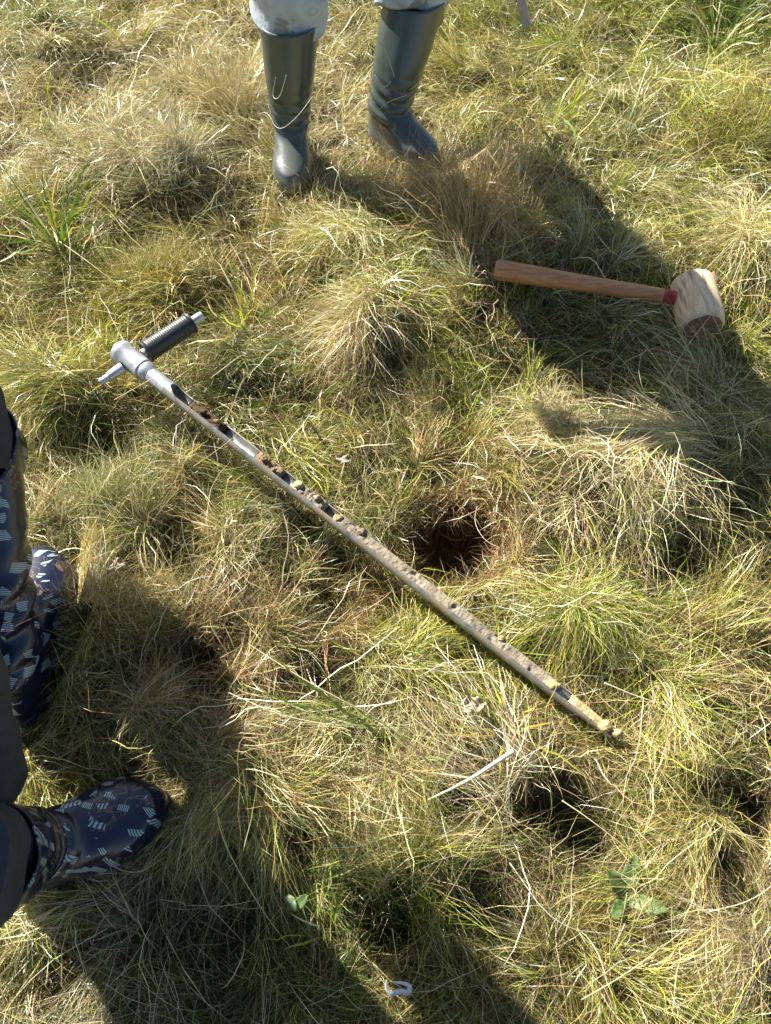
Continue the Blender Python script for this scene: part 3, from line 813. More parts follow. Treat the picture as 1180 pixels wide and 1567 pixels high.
from mathutils import noise as mn
def soil_core(t0, t1, mat, fill, seed, name='soil_core', rough=1.0):
    """a crumbly strip of soil lying in the gouge between t0 and t1"""
    d, u, v = frame_on(ax); NTc = max(8, int((t1 - t0) * Ltot / 0.0016)); NAc = 30
    verts, faces = [], []
    for j in range(NTc + 1):
        s = j / NTc; t = t0 + (t1 - t0) * s
        rad = 0.0172 - 0.0018 * max(0, (t - 0.2) / 0.8)
        if t > 0.88: rad -= 0.0062 * ((t - 0.88) / 0.12) ** 1.3
        env = min(1, s * (t1 - t0) * Ltot / 0.012, (1 - s) * (t1 - t0) * Ltot / 0.012) ** 0.5
        c = on(t)
        for i in range(NAc):
            a = 2 * math.pi * i / NAc
            ca, sa = math.cos(a), math.sin(a)
            q = c + u * ca * rad + v * sa * rad
            if sa > -0.2:
                top = (fill + rough * (0.40 * mn.noise(q * 24) + 0.16 * mn.noise(q * 95 + Vector((seed, 0, 0))) + 0.14 * mn.noise(q * 260) - 0.9 * max(0, mn.noise(q * 70 + Vector((seed, 7, 0))) - 0.28)))
                top = -0.5 + (top + 0.5) * env
                h = min(sa, top)
                h = max(h, -0.55)
                q = c + u * ca * rad * 0.99 + v * h * rad
            verts.append(q)
    for j in range(NTc):
        for i in range(NAc):
            i2 = (i + 1) % NAc
            faces.append((j * NAc + i, j * NAc + i2, (j + 1) * NAc + i2, (j + 1) * NAc + i))
    faces.append(tuple(range(NAc - 1, -1, -1))); faces.append(tuple(NTc * NAc + i for i in range(NAc)))
    return link(name, mesh_from(name, verts, faces), mat, aug)
tag(soil_core(0.165, 0.245, m_soil_dark, 0.35, 1), 'dark brown soil near the top of the gouge')
tag(soil_core(0.315, 0.375, m_soil, 0.30, 2), 'brown soil in the upper gouge')
tag(soil_core(0.405, 0.465, m_soil_pale, 0.45, 3), 'pale crumbly soil in the middle of the gouge')
tag(soil_core(0.487, 0.90, m_soil_pale, 0.62, 4, rough=0.8), 'long unbroken pale sandy core in the lower gouge')
tag(soil_core(0.925, 0.996, m_soil_yel, 0.6, 6, rough=0.7), 'yellow clay at the tip of the gouge')

def clod(name, c, s, mat, seed, parent):
    bm = bmesh.new(); bmesh.ops.create_icosphere(bm, subdivisions=3, radius=1)
    for v_ in bm.verts:
        k = 1 + 0.45 * mn.noise(v_.co * 1.6 + Vector((seed * 3.1, 0, 0))) + 0.22 * mn.noise(v_.co * 4 + Vector((seed, 5, 0)))
        v_.co = Vector(c) + Vector((v_.co.x * s[0], v_.co.y * s[1], v_.co.z * s[2])) * k
    me = bpy.data.meshes.new(name); bm.to_mesh(me); bm.free()
    return link(name, me, mat, parent)
for i, (t, off, s, m_) in enumerate([(0.408, 0.006, 0.011, m_soil_yel), (0.445, 0.008, 0.009, m_soil_pale), (0.458, -0.004, 0.008, m_soil_pale), (0.492, 0.0, 0.011, m_soil_yel), (0.535, 0.01, 0.010, m_soil_pale),
                                     (0.335, 0.004, 0.008, m_soil), (0.36, -0.003, 0.007, m_soil), (0.2, 0.004, 0.008, m_soil_dark), (0.228, 0.006, 0.007, m_soil), (0.895, 0.0, 0.013, m_soil_yel), (0.985, 0.0, 0.013, m_soil_yel), (1.004, 0.004, 0.011, m_soil_yel), (0.80, 0.012, 0.007, m_soil_yel)]):
    d, u, v = frame_on(ax)
    c = on(t) + v * 0.010 - u * off
    clod('soil_clod', c, (s, s * 0.8, s * 0.7), m_, i, aug)

# ------------------------------------------------------------------ mallet
m_ash = wood_material('handle_wood', (0.33, 0.135, 0.05), (0.62, 0.31, 0.13), (1, 8, 8), 18, 0.45)
m_beech = wood_material('beech_head', (0.46, 0.33, 0.19), (0.76, 0.60, 0.38), (6, 1, 6), 14, 0.7, crack=0.55)
m_end = wood_material('end_grain', (0.14, 0.085, 0.045), (0.30, 0.19, 0.10), (1, 1, 1), 60, 0.85, crack=0.5)
m_red = plain_material('red_paint', (0.36, 0.05, 0.035), 0.65, 0.6, 45, 0.6)
mal = empty('wooden_mallet', tuple((HEAD_N + HEAD_F) / 2), 'large wooden mallet with a barrel head and red painted neck lying on the grass', 'mallet')
HA, HB = Vector(MH_A), Vector(MH_B)
prof = [(0, 0.0), (0, 0.021), (0.012, 0.0265), (0.03, 0.0275)] + [(t, 0.0275 - 0.0095 * t ** 0.8 + 0.0008 * math.sin(t * 9)) for t in np.linspace(0.06, 0.909, 16)]
o = lathe('handle', HA, HB, prof + [(0.909, 0.0)], m_ash, mal, 30); edge_split(o, 40)
o = lathe('painted_neck', HA + (HB - HA) * 0.91, HB + (HB - HA).normalized() * 0.03, [(0, 0.0), (0, 0.0186), (0.5, 0.0182), (1, 0.0182), (1, 0)], m_red, mal, 30); edge_split(o, 50)
HN, HF = Vector(HEAD_N), Vector(HEAD_F)
prof = [(0, 0.0), (0, 0.030), (0, 0.050), (0.03, 0.0550), (0.08, 0.0568)] + [(t, 0.0575 + 0.002 * math.sin(t * math.pi)) for t in np.linspace(0.14, 0.86, 12)] + [(0.92, 0.0568), (0.97, 0.055), (1, 0.049), (1, 0.03), (1, 0)]
o = lathe('head', HN, HF, prof, m_beech, mal, 48, jitter=0.012, seed=4); edge_split(o, 50)
for k_, (t, s) in enumerate(((-0.008, 1), (1.008, -1))):
    c0 = HN + (HF - HN) * t
    o = lathe('striking_face', c0, HN + (HF - HN) * (t + 0.02 * s), [(0, 0), (0, 0.025), (0, 0.045), (0.6, 0.0485), (1, 0.0485), (1, 0)], m_end, mal, 40, jitter=0.02, seed=k_); edge_split(o, 50)
clod('frayed_rim', HN + (HF - HN) * 0.93 + Vector((0.045, 0, 0.028)), (0.014, 0.02, 0.008), m_end, 44, mal)

# ------------------------------------------------------------------ boots
def boot_local(Ls, shaft_top, lean, s=1.0, flare=0.0, crease=1.0, seed=0, wide=1.15):
    """wellington: toe towards +x, heel at x=0, sole at z=0; stacked outlines"""
    zs = list(np.linspace(0.0, 0.05, 6)) + list(np.linspace(0.054, 0.135, 24)) + list(np.linspace(0.145, shaft_top, 34))
    xf_k = [(0, .282), (.02, .292), (.045, .290), (.056, .280), (.066, .262), (.075, .238), (.084, .212), (.094, .186), (.104, .163), (.114, .146), (.125, .136), (.15, .136), (.25, .150), (.45, .162)]
    xb_k = [(0, .004), (.03, -.004), (.06, -.003), (.1, .010), (.14, .014), (.2, .004), (.3, -.004), (.45, -.006)]
    xf_k = [(a_, b_ if a_ < .06 else b_ + .012) for a_, b_ in xf_k]
    f = lambda k, z: float(np.interp(z, [a for a, _ in k], [b for _, b in k]))
    NP = 40; verts = []; faces = []
    for z in zs:
        a, b = f(xb_k, z), f(xf_k, z)
        low = max(0, min(1, (0.115 - z) / 0.06))
        for i in range(NP):
            t = 2 * math.pi * i / NP; c, s_ = math.cos(t), math.sin(t)
            x = (a + b) / 2 + (b - a) / 2 * (abs(c) ** 0.92) * (1 if c > 0 else -1)
            q = (x - a) / (b - a)
            xx = x / 0.29
            wfoot = np.interp(xx, [-.02, .12, .35, .62, .8, .93, 1.0], [.034, .044, .043, .056, .058, .049, .033]) * (1 - 0.25 * max(0, (z - 0.04) / 0.07))
            wsh = 0.064 + flare * max(0, z - 0.15)
            wv_ = wfoot * low + wsh * (1 - low) * np.interp(z, [.1, .14, .25, .45], [.86, .9, 1.12, 1.28])
            y = wv_ * (1 + (wide - 1) * low) * (abs(s_) ** 0.85) * (1 if s_ > 0 else -1)
            # rubber folds round the ankle
            amp = 0.0042 * crease * math.exp(-((z - 0.155) / 0.05) ** 2)
            k = amp * math.sin(z * 210 + 2 * math.sin(t + seed) + c * 1.5)
            x += k * c; y += k * s_
            k2 = max(0, z - 0.12)
            x += lean[0] * k2; y += lean[1] * k2
            verts.append(Vector((x * s, y * s, z * s)))
    for j in range(len(zs) - 1):
        for i in range(NP):
            i2 = (i + 1) % NP
            faces.append((j * NP + i, j * NP + i2, (j + 1) * NP + i2, (j + 1) * NP + i))
    faces.append(tuple(range(NP - 1, -1, -1)))
    top = verts[-NP:]; m_ = sum(top, Vector()) / NP
    for v_ in top: verts.append(m_ + (v_ - m_) * 0.95)
    n0 = (len(zs) - 1) * NP; n1 = len(zs) * NP
    for i in range(NP):
        i2 = (i + 1) % NP; faces.append((n0 + i, n0 + i2, n1 + i2, n1 + i))
    for v_ in top: verts.append(m_ + (v_ - m_) * 0.93 - Vector((0, 0, 0.06)))
    for i in range(NP):
        i2 = (i + 1) % NP; faces.append((n1 + i, n1 + i2, n1 + NP + i2, n1 + NP + i))
    faces.append(tuple(n1 + NP + i for i in range(NP)))
    return verts, faces

def sole_local(s=1.0):
    verts, faces = [], []; NP = 40
    zs = [-0.012, -0.004, 0.0, 0.014, 0.018]; gr = [0.001, 0.004, 0.005, 0.005, 0.002]
    for z, g in zip(zs, gr):
        for i in range(NP):
            t = 2 * math.pi * i / NP; c, s_ = math.cos(t), math.sin(t)
            x = 0.143 + (0.145 + g) * (abs(c) ** 0.92) * (1 if c > 0 else -1)
            wf = np.interp(x / 0.29, [-.05, .12, .35, .62, .8, .93, 1.03], [.032, .044, .042, .056, .058, .049, .028]) + g
            verts.append(Vector((x * s, wf * (abs(s_) ** 0.85) * (1 if s_ > 0 else -1) * s, z * s)))
    for j in range(len(zs) - 1):
        for i in range(NP):
            i2 = (i + 1) % NP; faces.append((j * NP + i, j * NP + i2, (j + 1) * NP + i2, (j + 1) * NP + i))
    faces.append(tuple(range(NP - 1, -1, -1))); faces.append(tuple((len(zs) - 1) * NP + i for i in range(NP)))
    return verts, faces

def make_boot(parent, heel, toe, shaft, lean, mat, msole, name, label=None, flare=0, crease=1, seed=0, pitch=0.0, wide=1.15):
    heel, toe = Vector(heel), Vector(toe); d = toe - heel
    yaw = math.atan2(d.y, d.x); s = math.hypot(d.x, d.y) / 0.285
    M = Matrix.Translation(heel) @ Matrix.Rotation(yaw, 4, 'Z') @ Matrix.Rotation(pitch, 4, 'Y')
    v, f = boot_local(0.285, shaft, lean, s, flare, crease, seed, wide)
    me = mesh_from(name, v, f); o = link(name, me, mat, parent)
    o.matrix_basis = M
    v, f = sole_local(s)
    so_ = bpy.data.objects.new('sole', mesh_from('sole', v, f)); so_.data.materials.append(msole); so_.data.shade_smooth(); COL.objects.link(so_); so_.parent = o
    if label: o['label'] = label
    return o, M, s

def dusty_lit_rubber():
    m, t, b = mat_new('green_rubber')
    f = noise(t, 9, 6, 0.7)
    c = ramp(t, f, [(0.3, (0.034, 0.050, 0.042)), (0.6, (0.048, 0.064, 0.055)), (0.85, (0.085, 0.09, 0.075))])
    tc = N(t, 'ShaderNodeTexCoord'); sp = N(t, 'ShaderNodeSeparateXYZ'); t.links.new(tc.outputs['Object'], sp.inputs[0])
    ad = N(t, 'ShaderNodeMath', operation='MULTIPLY_ADD'); ad.inputs[1].default_value = 0.16; t.links.new(f, ad.inputs[0]); t.links.new(sp.outputs['Z'], ad.inputs[2])
    k = ramp(t, ad.outputs[0], [(0.07, (1, 1, 1)), (0.20, (0, 0, 0))])     # sunlit toes put into the colour: dusty foot painted paler
    mx = N(t, 'ShaderNodeMixRGB'); mx.inputs[2].default_value = (0.13, 0.135, 0.12, 1)
    t.links.new(k, mx.inputs[0]); t.links.new(c, mx.inputs[1]); t.links.new(mx.outputs[0], b.inputs['Base Color'])
    r = N(t, 'ShaderNodeMapRange'); r.inputs['To Min'].default_value = 0.25; r.inputs['To Max'].default_value = 0.5
    t.links.new(f, r.inputs[0]); t.links.new(r.outputs[0], b.inputs['Roughness'])
    b.inputs['Coat Weight'].default_value = 0.5; b.inputs['Coat Roughness'].default_value = 0.22
    bump(t, b, noise(t, 60, 5, 0.6), 0.2, 0.002)
    return m
m_green_rub = dusty_lit_rubber()
m_sole = plain_material('sole_rubber', (0.03, 0.035, 0.03), 0.7)
m_sole2 = plain_material('navy_sole', (0.015, 0.02, 0.045), 0.6)

def patterned_rubber():
    m, t, b = mat_new('patterned_rubber')
    tc = N(t, 'ShaderNodeTexCoord')
    mp = N(t, 'ShaderNodeMapping'); mp.inputs['Scale'].default_value = (38, 38, 28)
    t.links.new(tc.outputs['Object'], mp.inputs[0])
    vo = N(t, 'ShaderNodeTexVoronoi'); vo.inputs['Scale'].default_value = 1.0; vo.inputs['Randomness'].default_value = 0.75
    t.links.new(mp.outputs[0], vo.inputs['Vector'])
    sub = N(t, 'ShaderNodeVectorMath', operation='SUBTRACT')
    t.links.new(mp.outputs[0], sub.inputs[0]); t.links.new(vo.outputs['Position'], sub.inputs[1])
    vr = N(t, 'ShaderNodeVectorRotate'); vr.rotation_type = 'EULER_XYZ'
    sc = N(t, 'ShaderNodeVectorMath', operation='SCALE'); sc.inputs['Scale'].default_value = 0.9
    t.links.new(vo.outputs['Color'], sc.inputs[0]); t.links.new(sc.outputs[0], vr.inputs['Rotation']); t.links.new(sub.outputs[0], vr.inputs['Vector'])
    sx = N(t, 'ShaderNodeSeparateXYZ'); t.links.new(vr.outputs[0], sx.inputs[0])
    def mth(op, a, b_=None, c_=None):
        n_ = N(t, 'ShaderNodeMath', operation=op)
        for i, q_ in enumerate((a, b_, c_)):
            if q_ is None: continue
            if isinstance(q_, (int, float)): n_.inputs[i].default_value = q_
            else: t.links.new(q_, n_.inputs[i])
        return n_.outputs[0]
    ax_ = mth('ABSOLUTE', sx.outputs['X']); ay_ = mth('ABSOLUTE', sx.outputs['Y'])
    inx = mth('LESS_THAN', ax_, 0.32); iny = mth('LESS_THAN', ay_, 0.20)
    st = mth('SINE', mth('MULTIPLY', sx.outputs['X'], 58.0)); st = mth('GREATER_THAN', st, -0.25)
    sepc = N(t, 'ShaderNodeSeparateColor'); t.links.new(vo.outputs['Color'], sepc.inputs[0])
    has = mth('GREATER_THAN', sepc.outputs[0], 0.32)
    patch = mth('MULTIPLY', mth('MULTIPLY', inx, iny), mth('MULTIPLY', st, has))
    # brown twigs
    n1 = noise(t, 34, 2, 0.5, dist=1.2)
    br = mth('LESS_THAN', mth('ABSOLUTE', mth('SUBTRACT', n1, 0.5)), 0.024)
    n2 = noise(t, 15, 1, 0.5)
    br = mth('MULTIPLY', br, mth('GREATER_THAN', n2, 0.5))
    mx1 = N(t, 'ShaderNodeMixRGB'); mx1.inputs[1].default_value = (0.006, 0.009, 0.028, 1); mx1.inputs[2].default_value = (0.13, 0.085, 0.05, 1)
    t.links.new(br, mx1.inputs[0])
    mx2 = N(t, 'ShaderNodeMixRGB'); mx2.inputs[2].default_value = (0.36, 0.44, 0.45, 1)
    t.links.new(patch, mx2.inputs[0]); t.links.new(mx1.outputs[0], mx2.inputs[1])
    t.links.new(mx2.outputs[0], b.inputs['Base Color'])
    b.inputs['Roughness'].default_value = 0.3
    b.inputs['Coat Weight'].default_value = 0.3; b.inputs['Coat Roughness'].default_value = 0.2
    bump(t, b, noise(t, 25, 3, 0.5), 0.15, 0.003)
    return m
m_pat = patterned_rubber()

# ------------------------------------------------------------------ people
def skin_mesh(name, joints, bones, mat, parent, sub=2, root=0, wrinkle=0.0, wscale=0.06):
    """one continuous surface over a skeleton: joints name -> (xyz, radius or (rx, ry))"""
    keys = list(joints)
    me = bpy.data.meshes.new(name)
    me.from_pydata([tuple(joints[k][0]) for k in keys], [(keys.index(a), keys.index(b)) for a, b in bones], [])
    o = bpy.data.objects.new(name, me); COL.objects.link(o)
    me.materials.append(mat)
    if parent is not None:
        o.parent = parent; o.matrix_parent_inverse = Matrix.Translation(-Vector(parent.location))
    sk = o.modifiers.new('skin', 'SKIN'); sk.use_smooth_shade = True
    sv = me.skin_vertices[0].data
    for i, k in enumerate(keys):
        r_ = joints[k][1]; sv[i].radius = (r_, r_) if isinstance(r_, (int, float)) else r_
        sv[i].use_root = (i == root)
    ss = o.modifiers.new('sub', 'SUBSURF'); ss.levels = sub; ss.render_levels = sub
    if wrinkle:
        tx = bpy.data.textures.new(name + '_folds', 'CLOUDS'); tx.noise_scale = wscale
        dm = o.modifiers.new('folds', 'DISPLACE'); dm.texture = tx; dm.strength = wrinkle; dm.mid_level = 0.5; dm.texture_coords = 'LOCAL'
    return o

m_skin = plain_material('skin', (0.52, 0.30, 0.21), 0.5, 0.08, 80, 0.1)
m_hair = plain_material('hair', (0.05, 0.03, 0.018), 0.6, 0.3, 200, 0.5)
def camo():
    m, t, b = mat_new('pale_camouflage_cloth')
    f = noise(t, 14, 2, 0.5, dist=0.6)
    c = ramp(t, f, [(0.33, (0.20, 0.21, 0.20)), (0.37, (0.34, 0.38, 0.40)), (0.55, (0.42, 0.48, 0.52)), (0.60, (0.33, 0.38, 0.41)), (0.68, (0.46, 0.52, 0.56))])
    t.links.new(c, b.inputs['Base Color']); b.inputs['Roughness'].default_value = 0.85
    bump(t, b, noise(t, 22, 5, 0.6), 0.5, 0.01)
    return m
m_camo = camo()
m_black = plain_material('black_trouser_cloth', (0.022, 0.025, 0.036), 0.8, 0.4, 22, 1.0)
m_jacket1 = plain_material('dark_jacket', (0.05, 0.06, 0.05), 0.8, 0.3, 30, 0.4)
m_jacket2 = plain_material('navy_jacket', (0.02, 0.03, 0.06), 0.8, 0.3, 30, 0.4)

def lerp(a, b, t): return Vector(a) * (1 - t) + Vector(b) * t
def hand(pre, wrist, d, palmn, J, Bn, curl=0.6, s=1.0):
    """palm and five fingers hung on the wrist; d = towards the fingertips, palmn = palm normal"""
    d = Vector(d).normalized(); pn = Vector(palmn); pn = (pn - d * pn.dot(d)).normalized(); sd = d.cross(pn)
    w_ = Vector(wrist)
    J[pre + 'palm'] = (w_ + d * 0.045 * s, (0.022 * s, 0.016 * s)); Bn.append((pre + 'wrist', pre + 'palm'))
    for i, (o_, l) in enumerate(((-0.027, .060), (-0.009, .074), (0.009, .078), (0.027, .070))):
        kb = w_ + d * 0.088 * s + sd * o_ * s
        J[f'{pre}k{i}'] = (kb, 0.0095 * s); Bn.append((pre + 'palm', f'{pre}k{i}'))
        d1 = (d * math.cos(curl) + pn * math.sin(curl)); d2 = (d * math.cos(curl * 2.2) + pn * math.sin(curl * 2.2))
        J[f'{pre}m{i}'] = (kb + d1 * l * 0.52 * s, 0.0085 * s); Bn.append((f'{pre}k{i}', f'{pre}m{i}'))
        J[f'{pre}t{i}'] = (kb + d1 * l * 0.52 * s + d2 * l * 0.48 * s, 0.007 * s); Bn.append((f'{pre}m{i}', f'{pre}t{i}'))
    tb = w_ + d * 0.03 * s - sd * 0.028 * s + pn * 0.006
    J[pre + 'th0'] = (tb, 0.011 * s); Bn.append((pre + 'palm', pre + 'th0'))
    J[pre + 'th1'] = (tb + (d * 0.7 - sd * 0.5 + pn * 0.4).normalized() * 0.034 * s, 0.0095 * s); Bn.append((pre + 'th0', pre + 'th1'))
    J[pre + 'th2'] = (tb + (d * 0.7 - sd * 0.5 + pn * 0.4).normalized() * 0.034 * s + (d * 0.8 + pn * 0.6).normalized() * 0.028 * s, 0.0078 * s); Bn.append((pre + 'th1', pre + 'th2'))

def head_parts(root, c, fwd, mskin, mhair, hat=None):
    """face features set on the head of the body"""
    f = Vector(fwd).normalized(); up = Vector((0, 0, 1)); sd = f.cross(up).normalized(); up = sd.cross(f).normalized()
    M = Matrix((sd, f, up)).transposed()
    bm = bmesh.new(); bmesh.ops.create_uvsphere(bm, u_segments=28, v_segments=20, radius=1)
    for v_ in bm.verts:
        q = v_.co.copy()
        hl = 0.118
        q = Vector((q.x * 0.080, q.y * 0.098, q.z * hl))
        q *= 1.07
        if q.y > 0.03 and q.z < 0.055: q *= 0.86                   # hairline
        if q.z < -0.05: q *= 0.9
        q *= 1 + 0.03 * mn.noise(v_.co * 6)
        v_.co = Vector(c) + M @ q
    me = bpy.data.meshes.new('hair'); bm.to_mesh(me); bm.free(); link('hair', me, mhair, root)
    white = plain_material('eye_white', (0.8, 0.8, 0.78), 0.2, 0.02)
    for s in (-1, 1):
        e = Vector(c) + M @ Vector((0.031 * s, 0.087, 0.0)); clod('eye', e, (0.011, 0.011, 0.011), white, 0, root)
        e = Vector(c) + M @ Vector((0.083 * s, 0.0, -0.005)); clod('ear', e, (0.012, 0.02, 0.03), mskin, 9, root)
    clod('nose', Vector(c) + M @ Vector((0, 0.103, -0.022)), (0.014, 0.016, 0.022), mskin, 3, root)
    clod('mouth', Vector(c) + M @ Vector((0, 0.092, -0.06)), (0.022, 0.007, 0.006), plain_material('lips', (0.4, 0.15, 0.12), 0.4), 2, root)

def person(label, ankles, knees, hips, chest, neck, headc, shoulders, elbows, wrists, fwd, m_tr, m_jk, hemz, hemr, handdirs, knee_r=0.085, curls=(0.5, 0.5), coat=-0.02, cdx=0.0):
    root = empty('person', (hips[0][0] * .5 + hips[1][0] * .5, hips[0][1] * .5 + hips[1][1] * .5, 0.03), label, 'person')
    pel = lerp(hips[0], hips[1], 0.5) + Vector((0, 0, 0.06))
    # body: one surface from feet to head and fingertips
    J = {'pel': (pel, 0.11), 'chest': (chest, (0.13, 0.10)), 'neck': (neck, 0.055), 'jaw': (Vector(headc) - Vector((0, 0, 0.05)), 0.066), 'head': (Vector(headc) + Vector((0, 0, 0.01)), 0.082), 'crown': (Vector(headc) + Vector((0, 0, 0.07)), 0.062)}
    Bn = [('pel', 'chest'), ('chest', 'neck'), ('neck', 'jaw'), ('jaw', 'head'), ('head', 'crown')]
    for i in (0, 1):
        p = 'LR'[i]
        J[p + 'hip'] = (hips[i], 0.085); J[p + 'knee'] = (knees[i], 0.05); J[p + 'calf'] = (lerp(hemz[i], ankles[i], 0.12), 0.042); J[p + 'ank'] = (Vector(ankles[i]) + Vector((0, 0, 0.03)), 0.036)
        J[p + 'sh'] = (shoulders[i], 0.055); J[p + 'elb'] = (elbows[i], 0.036); J[p + 'wrist'] = (wrists[i], 0.024)
        Bn += [('pel', p + 'hip'), (p + 'hip', p + 'knee'), (p + 'knee', p + 'calf'), (p + 'calf', p + 'ank'), ('chest', p + 'sh'), (p + 'sh', p + 'elb'), (p + 'elb', p + 'wrist')]
        hand(p, wrists[i], handdirs[i][0], handdirs[i][1], J, Bn, curls[i])
    skin_mesh('body', J, Bn, m_skin, root)
    head_parts(root, headc, fwd, m_skin, m_hair)
    # trousers: one surface, both legs
    J = {'pel': (pel + Vector((0, 0, 0.08)), (0.15, 0.125)), 'crotch': (pel, (0.15, 0.13))}; Bn = [('pel', 'crotch')]
    for i in (0, 1):
        p = 'LR'[i]; hm = Vector(hemz[i])
        J[p + 'hip'] = (Vector(hips[i]) - Vector((0, 0, 0.06)), 0.105); J[p + 'knee'] = (knees[i], knee_r)
        J[p + 'calf'] = (lerp(knees[i], hm, 0.72), hemr[i] * 0.98); J[p + 'hem'] = (hm, hemr[i])
        Bn += [('crotch', p + 'hip'), (p + 'hip', p + 'knee'), (p + 'knee', p + 'calf'), (p + 'calf', p + 'hem')]
    skin_mesh('trousers', J, Bn, m_tr, root, 3, wrinkle=0.022, wscale=0.07)
    J = {'hem': (pel + Vector((cdx, 0, -coat)), (0.175 + coat * 0.12, 0.15 + coat * 0.12)), 'waist': (lerp(pel, chest, 0.5), (0.165, 0.14)), 'chest': (chest, (0.17, 0.14)), 'col': (lerp(chest, neck, 0.75), 0.085)}  # unseen coat, hem length and offset shaped for the cast shadow
    Bn = [('hem', 'waist'), ('waist', 'chest'), ('chest', 'col')]
    for i in (0, 1):
        p = 'LR'[i]
        J[p + 'sh'] = (shoulders[i], 0.078); J[p + 'elb'] = (elbows[i], 0.062); J[p + 'cuff'] = (lerp(elbows[i], wrists[i], 0.93), 0.046)
        Bn += [('chest', p + 'sh'), (p + 'sh', p + 'elb'), (p + 'elb', p + 'cuff')]
    skin_mesh('jacket', J, Bn, m_jk, root, 3, wrinkle=0.02, wscale=0.09)
    return root

V = Vector
# standing at the top, facing the camera; unseen upper body posed for its shadow
def place_shaft(heel, toe, top):
    """lean of a boot shaft (in boot axes) so that its top centre reaches the point top"""
    heel, toe, top = Vector(heel), Vector(toe), Vector(top); d = toe - heel; s = math.hypot(d.x, d.y) / 0.285
    fx = Vector((d.x, d.y, 0)).normalized(); fy = Vector((-fx.y, fx.x, 0))
    q = (top - heel) / s; h = q.z
    return h, ((q.dot(fx) - 0.065) / (h - 0.12), q.dot(fy) / (h - 0.12))

zA = 0.035; zB = 0.035
BA_heel[2] = BA_toe[2] = zA; BB_heel[2] = BB_toe[2] = zB
topA = P(443, 22, 0.40); topB = P(630, -12, 0.40)
topC = P(-62, 700, 0.42); topD = P(-50, 1330, 0.33)
BC_heel[2] = BC_toe[2] = 0.05; BD_heel[2] = BD_toe[2] = 0.03

ankA = V(BA_heel) + V((0, -0.06, 0.1)); ankB = V(BB_heel) + (V(BB_toe) - V(BB_heel)).normalized() * 0.06 + V((0, 0, 0.1))
kneeA = ankA + (V(topA) - ankA) * 1.38; kneeB = ankB + (V(topB) - ankB) * 1.38
cx0 = (topA[0] + topB[0]) / 2
hipA = V((cx0 - 0.10, topA[1] + 0.03, 0.92)); hipB = V((cx0 + 0.10, topB[1] + 0.0, 0.92))
yb = topA[1] + 0.02
p1 = person('person facing the camera in pale camouflage trousers and dark green rubber boots', (ankA, ankB), (kneeA, kneeB), (hipA, hipB), V((cx0 - 0.11, yb - 0.03, 1.28)), V((cx0 - 0.11, yb - 0.04, 1.47)), V((cx0 - 0.11, yb - 0.06, 1.60)),
            (V((cx0 - 0.31, yb - 0.05, 1.40)), V((cx0 + 0.10, yb - 0.02, 1.40))), (V((cx0 - 0.44, yb - 0.12, 1.15)), V((cx0 + 0.27, yb + 0.0, 1.12))),
            (V((cx0 - 0.30, yb - 0.22, 0.98)), V(P(752, -190, 0.98))), (0.1, -1, -0.3), m_camo, m_jacket1,
            (P(446, 14, 0.375), P(640, -13, 0.375)), (0.102, 0.10), (((0, -0.2, -1), (1, 0, 0)), ((0.1, -0.3, -0.9), (-1, 0, 0))), curls=(0.4, 0.95), coat=0.34, cdx=-0.09)
for hl, to, tp, lb, sd_ in ((BA_heel, BA_toe, topA, None, 0), (BB_heel, BB_toe, topB, None, 2)):
    h_, ln = place_shaft(hl, to, tp)
    make_boot(p1, hl, to, h_, ln, m_green_rub, m_sole, 'rubber_boot', lb, 0.02, 1.0, sd_)

def cuff(parent, heel, toe, top, rad, mat, drop, rise, seed, ell=1.0, tilt=(0, 0)):
    'bunched trouser end pulled over the boot top'
    base = Vector(heel) + (Vector(toe) - Vector(heel)).normalized() * 0.06 + Vector((0, 0, 0.1)); top = Vector(top)
    d = (top - base).normalized(); c0 = top - d * drop
    verts, faces = [], []; NR, NA = 22, 44
    u = Vector((1, 0, 0)); u = (u - d * u.dot(d)).normalized(); v = d.cross(u)
    for j in range(NR + 1):
        t = j / NR
        for i in range(NA):
            a = 2 * math.pi * i / NA
            hemw = (0.010 * math.sin(2 * a + seed) + 0.003 * math.sin(5 * a + seed * 2)) * (1 - t) ** 2
            r_ = rad * (0.93 + 0.16 * math.sin(min(1, t * 1.6) * math.pi * 0.5)) + 0.014 * mn.noise(Vector((math.cos(a) * 1.2 + seed, math.sin(a) * 1.2, t * 2.2))) + 0.003 * math.sin(t * 13 + 3 * math.cos(a + seed))
            verts.append(c0 + d * (t * (drop + rise) + hemw) + (u * math.cos(a) * r_ * ell + v * math.sin(a) * r_) + Vector((tilt[0], tilt[1], 0)) * t)
    for i in range(NA):
        a = 2 * math.pi * i / NA
        verts.append(c0 + d * 0.03 + (u * math.cos(a) + v * math.sin(a)) * rad * 0.84)
    for j in range(NR):
        for i in range(NA):
            i2 = (i + 1) % NA; faces.append((j * NA + i, j * NA + i2, (j + 1) * NA + i2, (j + 1) * NA + i))
    k0 = (NR + 1) * NA
    for i in range(NA):
        i2 = (i + 1) % NA; faces.append((k0 + i, k0 + i2, i2, i))
    faces.append(tuple(NR * NA + i for i in range(NA)))
    return link('trouser_cuff', mesh_from('trouser_cuff', verts, faces), mat, parent)
cuff(p1, BA_heel, BA_toe, topA, 0.092, m_camo, 0.035, 0.16, 1.3, 1.12)
cuff(p1, BB_heel, BB_toe, topB, 0.092, m_camo, 0.045, 0.15, 4.1, 1.05)

